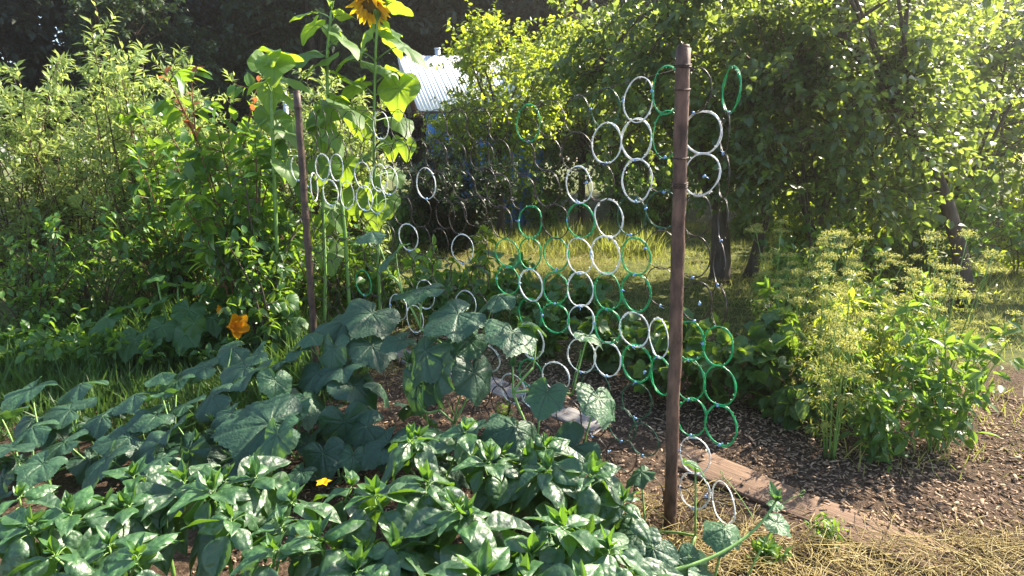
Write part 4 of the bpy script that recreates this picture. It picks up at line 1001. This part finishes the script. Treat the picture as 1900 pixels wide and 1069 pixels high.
make_shrub('cherry_sapling', 'cherry sapling with reddish leaves and red stem beside the currant bush', 'young tree', gl(1425, 720), 3, .95, .10, 9, .12, 5, T_small(.48), .085, 'cherry', 341, stemmat='redstem', droop=.4, top_leaf=6, red_tips=True, bare=.2)
make_shrub('leafy_bush', 'bright leafy bush at the lower right edge of the photo', 'bush', gl(1625, 850), 8, .58, .22, 7, .13, 6, T_small(.4), .075, 'raspberry', 342, droop=.3, stemmat='stem', stem_r=.005)
make_shrub('leafy_bush', 'leafy bush at the far right of the mulched bed', 'bush', gl(1740, 830), 12, .8, .4, 7, .16, 6, T_small(.45), .08, 'raspberry', 343, droop=.3, stemmat='stem', stem_r=.005)
make_shrub('leafy_bush', 'leafy bush right of the umbel plants at the photo edge', 'bush', gl(1640, 740), 12, .8, .4, 7, .16, 6, T_small(.45), .08, 'currant', 344, droop=.3, stemmat='stem', stem_r=.005)

def umbel_plant(lab, loc, nst, h, sp_, seed, lf=True):
    rng = np.random.default_rng(seed); root = empty('umbel_plant', loc); tag(root, lab, 'herb', 'umbel plants at the right')
    sb = MB(); ub = MB(); L = Leaves()
    def umbel(c, d, r):
        n = rng.integers(9, 14)
        for k in range(n):
            a = 2 * PI * k * .618; q = r * math.sqrt((k + .5) / n)
            e = c + UP * r * .6 + np.array([math.cos(a) * q, math.sin(a) * q, -q * .25])
            sb.tube([c, e], .0009, 3, cap=False)
            m_ = 10; ub.inst(T4W, e + rng.normal(0, .007, (m_, 3)), rdirs(rng, m_) + UP * .4, rdirs(rng, m_), rng.uniform(.006, .011, m_), rng.uniform(0, 1, m_))
    for k in range(nst):
        a = rng.uniform(0, 6.28); q = sp_ * math.sqrt(rng.uniform()); hh = h * rng.uniform(.45, 1)
        e = np.array([math.cos(a) * q, math.sin(a) * q, hh]); b_ = bez(e * np.array([.25, .25, 0]), e, 0, 10, .03, rng)
        sb.tube(b_, np.linspace(.0055, .002, 10), 5); umbel(b_[-1], UP, rng.uniform(.03, .06))
        for z_ in range(rng.integers(3, 6)):
            i0 = rng.integers(4, 9); dd = unit(rdirs(rng, 1)[0] * np.array([1, 1, .2]) + UP * 1.1); ln = rng.uniform(.08, .2)
            sb.tube(bez(b_[i0], b_[i0] + dd * ln, -.01, 5), .0018, 4, cap=False); umbel(b_[i0] + dd * ln, dd, rng.uniform(.02, .045))
        for z_ in range(4):                                # feathery leaves
            i0 = rng.integers(1, 9); dd = unit(rdirs(rng, 1)[0] * np.array([1, 1, .3]) + UP * .3)
            for y_ in range(4):
                d2 = unit(dd + rdirs(rng, 1)[0] * .6)
                leafy_twig(L, rng, b_[i0] + dd * .03 * y_, d2, .11, 9, .036, .2, rng.uniform(.1, .9))
    sb.build('stems', M['stem'], root); ub.build('flowers', M['umbel'], root)
    lb = MB(); lb.inst(TDILL, *L.cat()); lb.build('foliage', M['herb'], root)
umbel_plant('tall yellow-green umbel plant with bare stalks on the mulch at the right', gl(1545, 850), 6, .98, .20, 401)
umbel_plant('umbel plant right beside the red cherry sapling', gl(1490, 740), 8, 1.05, .32, 402)
umbel_plant('umbel plant behind the tall one, in front of the thicket', gl(1560, 700), 9, 1.15, .42, 403)
umbel_plant('umbel plant at the photo\'s right edge', gl(1620, 790), 9, .95, .28, 404)
umbel_plant('umbel plant among the low branches of the apple tree', gl(1450, 670), 8, 1.0, .40, 405)
umbel_plant('umbel plant beyond the right photo edge', gl(1730, 740), 10, 1.0, .35, 406)

# ------------------------------------------------------------------ wood behind everything
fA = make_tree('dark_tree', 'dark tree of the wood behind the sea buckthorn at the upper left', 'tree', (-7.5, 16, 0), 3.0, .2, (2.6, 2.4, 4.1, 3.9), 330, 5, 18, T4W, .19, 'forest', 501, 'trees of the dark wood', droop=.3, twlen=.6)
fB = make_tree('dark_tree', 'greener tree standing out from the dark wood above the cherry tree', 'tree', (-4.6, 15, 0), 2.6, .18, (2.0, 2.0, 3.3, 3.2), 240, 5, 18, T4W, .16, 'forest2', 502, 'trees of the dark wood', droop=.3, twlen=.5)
fC = make_tree('sunlit_tree', 'bright green tree right behind the old apple tree', 'tree', (5.6, 13.2, 0), 1.8, .12, (2.1, 1.9, 2.4, 2.6), 210, 5, 16, T4W, .13, 'plum', 503, 'sunlit trees at the back right', droop=.25, twlen=.5, holes=.2)  # brighter plum leaf colour makes these trees look sunlit
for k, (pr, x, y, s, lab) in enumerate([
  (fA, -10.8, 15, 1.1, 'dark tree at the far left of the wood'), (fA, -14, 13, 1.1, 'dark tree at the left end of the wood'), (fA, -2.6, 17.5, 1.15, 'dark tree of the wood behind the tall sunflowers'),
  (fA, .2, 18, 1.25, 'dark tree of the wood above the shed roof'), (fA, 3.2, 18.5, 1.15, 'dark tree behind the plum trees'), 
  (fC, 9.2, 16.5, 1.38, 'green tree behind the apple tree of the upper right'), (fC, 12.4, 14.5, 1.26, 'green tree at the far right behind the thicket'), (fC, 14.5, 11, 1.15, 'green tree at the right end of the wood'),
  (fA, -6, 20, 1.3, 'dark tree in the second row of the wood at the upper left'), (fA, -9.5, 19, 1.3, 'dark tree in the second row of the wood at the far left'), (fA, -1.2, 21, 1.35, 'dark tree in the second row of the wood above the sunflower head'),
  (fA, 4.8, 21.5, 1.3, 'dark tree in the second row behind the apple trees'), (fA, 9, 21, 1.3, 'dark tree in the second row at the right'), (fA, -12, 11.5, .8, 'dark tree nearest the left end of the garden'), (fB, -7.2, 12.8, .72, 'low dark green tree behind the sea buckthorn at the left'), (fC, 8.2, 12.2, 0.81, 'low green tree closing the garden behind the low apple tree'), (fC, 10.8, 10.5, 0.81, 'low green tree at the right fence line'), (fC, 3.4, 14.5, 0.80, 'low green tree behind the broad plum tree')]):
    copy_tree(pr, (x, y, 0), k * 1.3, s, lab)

# ------------------------------------------------------------------ ground cover
rg = np.random.default_rng(71)
# lawn and weeds
def blades(n, xr, yr, hmin, hmax, wid, lean, var0, var1, seed, keep=None):
    r_ = np.random.default_rng(seed)
    x = r_.uniform(*xr, n); y = r_.uniform(*yr, n)
    if keep is not None:
        kk = keep(x, y); x, y = x[kk], y[kk]
    n = len(x); P = np.stack([x, y, gz(x, y) - .01], -1)
    D = UP + np.stack([r_.normal(0, lean, n), r_.normal(0, lean, n), np.zeros(n)], -1)
    patch = .5 + .5 * np.sin(x * 2.1 + 1.3 * np.sin(y * 1.7)) * np.sin(y * 2.6 + .7)
    S = r_.uniform(hmin, hmax, n) * (.6 + .7 * patch)
    return P, D, rdirs(r_, n), S, np.clip(r_.uniform(var0, var1, n) + .25 * (patch - .5), 0, 1)
def T_blade(w): return T_pack([[-w, 0, 0], [w, 0, 0], [-w * .8, .45, .05], [w * .8, .45, .05], [0, 1, .28]], [(0, 1, 3, 2), (2, 3, 4)])
TB = T_blade(.022); TBW = T_blade(.03)
g = MB()
g.inst(TB, *blades(52000, (-3.5, 6.5), (4.9, 13), .05, .16, 0, .55, .1, .85, 1))
g.inst(TB, *blades(4000, (-.4, 2.2), (8.8, 11), .15, .42, 0, .35, .0, .45, 2))
g.inst(TB, *blades(2200, (1.6, 4.5), (2.6, 5), .05, .15, 0, .5, .3, .9, 5))
tag(g.build('grass', M['grass']), 'sunlit straw-tinged grass of the lawn behind the net', 'grass', kind='stuff')

g2 = MB()
g2.inst(TBW, *blades(8000, (-4, -1.0), (3.5, 5.2), .12, .34, 0, .35, .0, .3, 3, lambda x, y: x < -.75 - .25 * (y - 3.4)))
g2.inst(TBW, *blades(3500, (-3.2, -1.15), (2.6, 3.7), .08, .26, 0, .4, .0, .3, 4, lambda x, y: (x < -1.25 - .1 * (y - 2.6)) & (y > 3.0)))
tag(g2.build('grass', M['weedgrass']), 'dark green weedy grass between the squash and the cucumbers at the left', 'grass', kind='stuff')

# chips of the mulch
n = 46000
x = rg.uniform(-1.2, 4.2, n); y = rg.uniform(1.3, 5.2, n)
tpar = (np.stack([x, y], -1) - P0[:2]) @ pn[:2]
keepm = (tpar > .05) | (rg.uniform(size=n) < np.where(np.abs(tpar) < .075, .12, .45)); keepm &= (tpar < 2.2)
x, y = x[keepm], y[keepm]; n = len(x)
chipT = T_pack([[-.5, -1, 0], [.5, -.9, 0], [.4, 1, 0], [-.45, .8, 0], [-.4, -.9, .25], [.4, -.8, .28], [.3, .9, .24], [-.35, .7, .26]],
               [(3, 2, 1, 0), (4, 5, 6, 7), (0, 1, 5, 4), (1, 2, 6, 5), (2, 3, 7, 6), (3, 0, 4, 7)])
chipT['v'] = chipT['v'] * np.array([.30, .5, .45])
D = np.stack([rg.normal(size=n), rg.normal(size=n), rg.normal(0, .28, n)], -1); N = UP + rg.normal(0, .35, (n, 3))
c = MB(); c.inst(chipT, np.stack([x, y, gz(x, y) + rg.uniform(0, .018, n) + np.where(np.abs((np.stack([x, y], -1) - P0[:2]) @ pn[:2]) < .09, .022, 0)], -1), D, N, rg.uniform(.008, .030, n) * np.where(rg.uniform(size=n) < .1, 1.7, 1), rg.beta(1.2, 1.8, n))
tag(c.build('wood_chips', M['chip'], smooth=False), 'brown wood chip mulch covering the bed beyond the planks', 'mulch', kind='stuff')

# straw and dry stalks
s_ = MB(); r_ = np.random.default_rng(73)
def straw(n, fx, fy, l0, l1, zmax, v0=0, v1=1):
    for k in range(n):
        x, y = fx(), fy(); a = r_.uniform(0, 2 * PI); ln = r_.uniform(l0, l1)
        d = np.array([math.cos(a), math.sin(a), r_.normal(0, .18)]) * ln
        p = np.array([x, y, .012 + r_.uniform(0, zmax)])
        s_.tube(bez(p, p + d, r_.uniform(-.01, .03), 4, ln * .12, r_), r_.uniform(.0007, .0018), 3, var=r_.uniform(v0, v1), cap=False)
straw(3800, lambda: r_.uniform(.45, 2.8), lambda: 1.35 + .8 * r_.uniform() ** .8, .05, .22, .06)
straw(250, lambda: r_.uniform(.5, 1.0), lambda: r_.uniform(2.0, 2.5), .06, .2, .03)
straw(350, lambda: r_.uniform(-1.8, -.7), lambda: r_.uniform(3.6, 4.6), .08, .25, .08)
straw(900, lambda: r_.uniform(-.9, 1.2), lambda: r_.uniform(6.8, 9.2), .1, .35, .10, .3)
straw(700, lambda: r_.uniform(-1.2, 3.2), lambda: r_.uniform(5.2, 9), .1, .35, .08)
tag(s_.build('straw', M['straw']), 'dry yellow straw spread at the lower right and over the lawn', 'straw', kind='stuff')
for k, (px, py, lab) in enumerate([(1530, 1010, 'small green weed tuft between the plank and the straw'), (1420, 1050, 'small weed with lobed leaves in the straw'), (940, 790, 'grass tuft beside the grey plank under the net')]):
    make_shrub('weed', lab, 'weed', gl(px, py), 7, .13, .06, 4, .05, 5, T4N if k != 1 else TSM, .04, 'raspberry', 600 + k, droop=.1, stemmat='stem', stem_r=.0015)

# green apples
for o_ in [o for o in bpy.data.objects if o.name.startswith('apple_tree')]:
    cr = [c_ for c_ in o_.children if c_.name.startswith('crown')][0]
    nv = len(cr.data.vertices); r_ = np.random.default_rng(nv % 1000)
    ab = MB(); ab.sphere((0, 0, 0), .027, sc=(1, 1, .92)); ab.tube([(0, 0, .02), (.004, 0, .05)], .0018, 4); ame = ab.mesh('apple', M['applefruit'])
    for k in range(16):
        a_ = bpy.data.objects.new('apple', ame); COL.objects.link(a_); a_.parent = o_
        a_.location = cr.data.vertices[int(r_.integers(0, nv))].co - Vector((0, 0, .05)); a_.rotation_euler = (r_.uniform(-.3, .3), r_.uniform(-.3, .3), r_.uniform(0, 6))

# ------------------------------------------------------------------ thin volume added to veil the view like lens glare
hz = MB(); hz.box((0, 18, 7.0), (70, 60, 16.4)); hm, nt, out = new_mat('haze_air')
pv_ = nt.nodes.new('ShaderNodeVolumePrincipled'); pv_.inputs['Color'].default_value = (.95, .92, .86, 1); pv_.inputs['Density'].default_value = .0028; pv_.inputs['Anisotropy'].default_value = .75
nt.links.new(pv_.outputs[0], out.inputs['Volume'])
ho = hz.build('haze', hm, smooth=False); ho['kind'] = 'stuff'
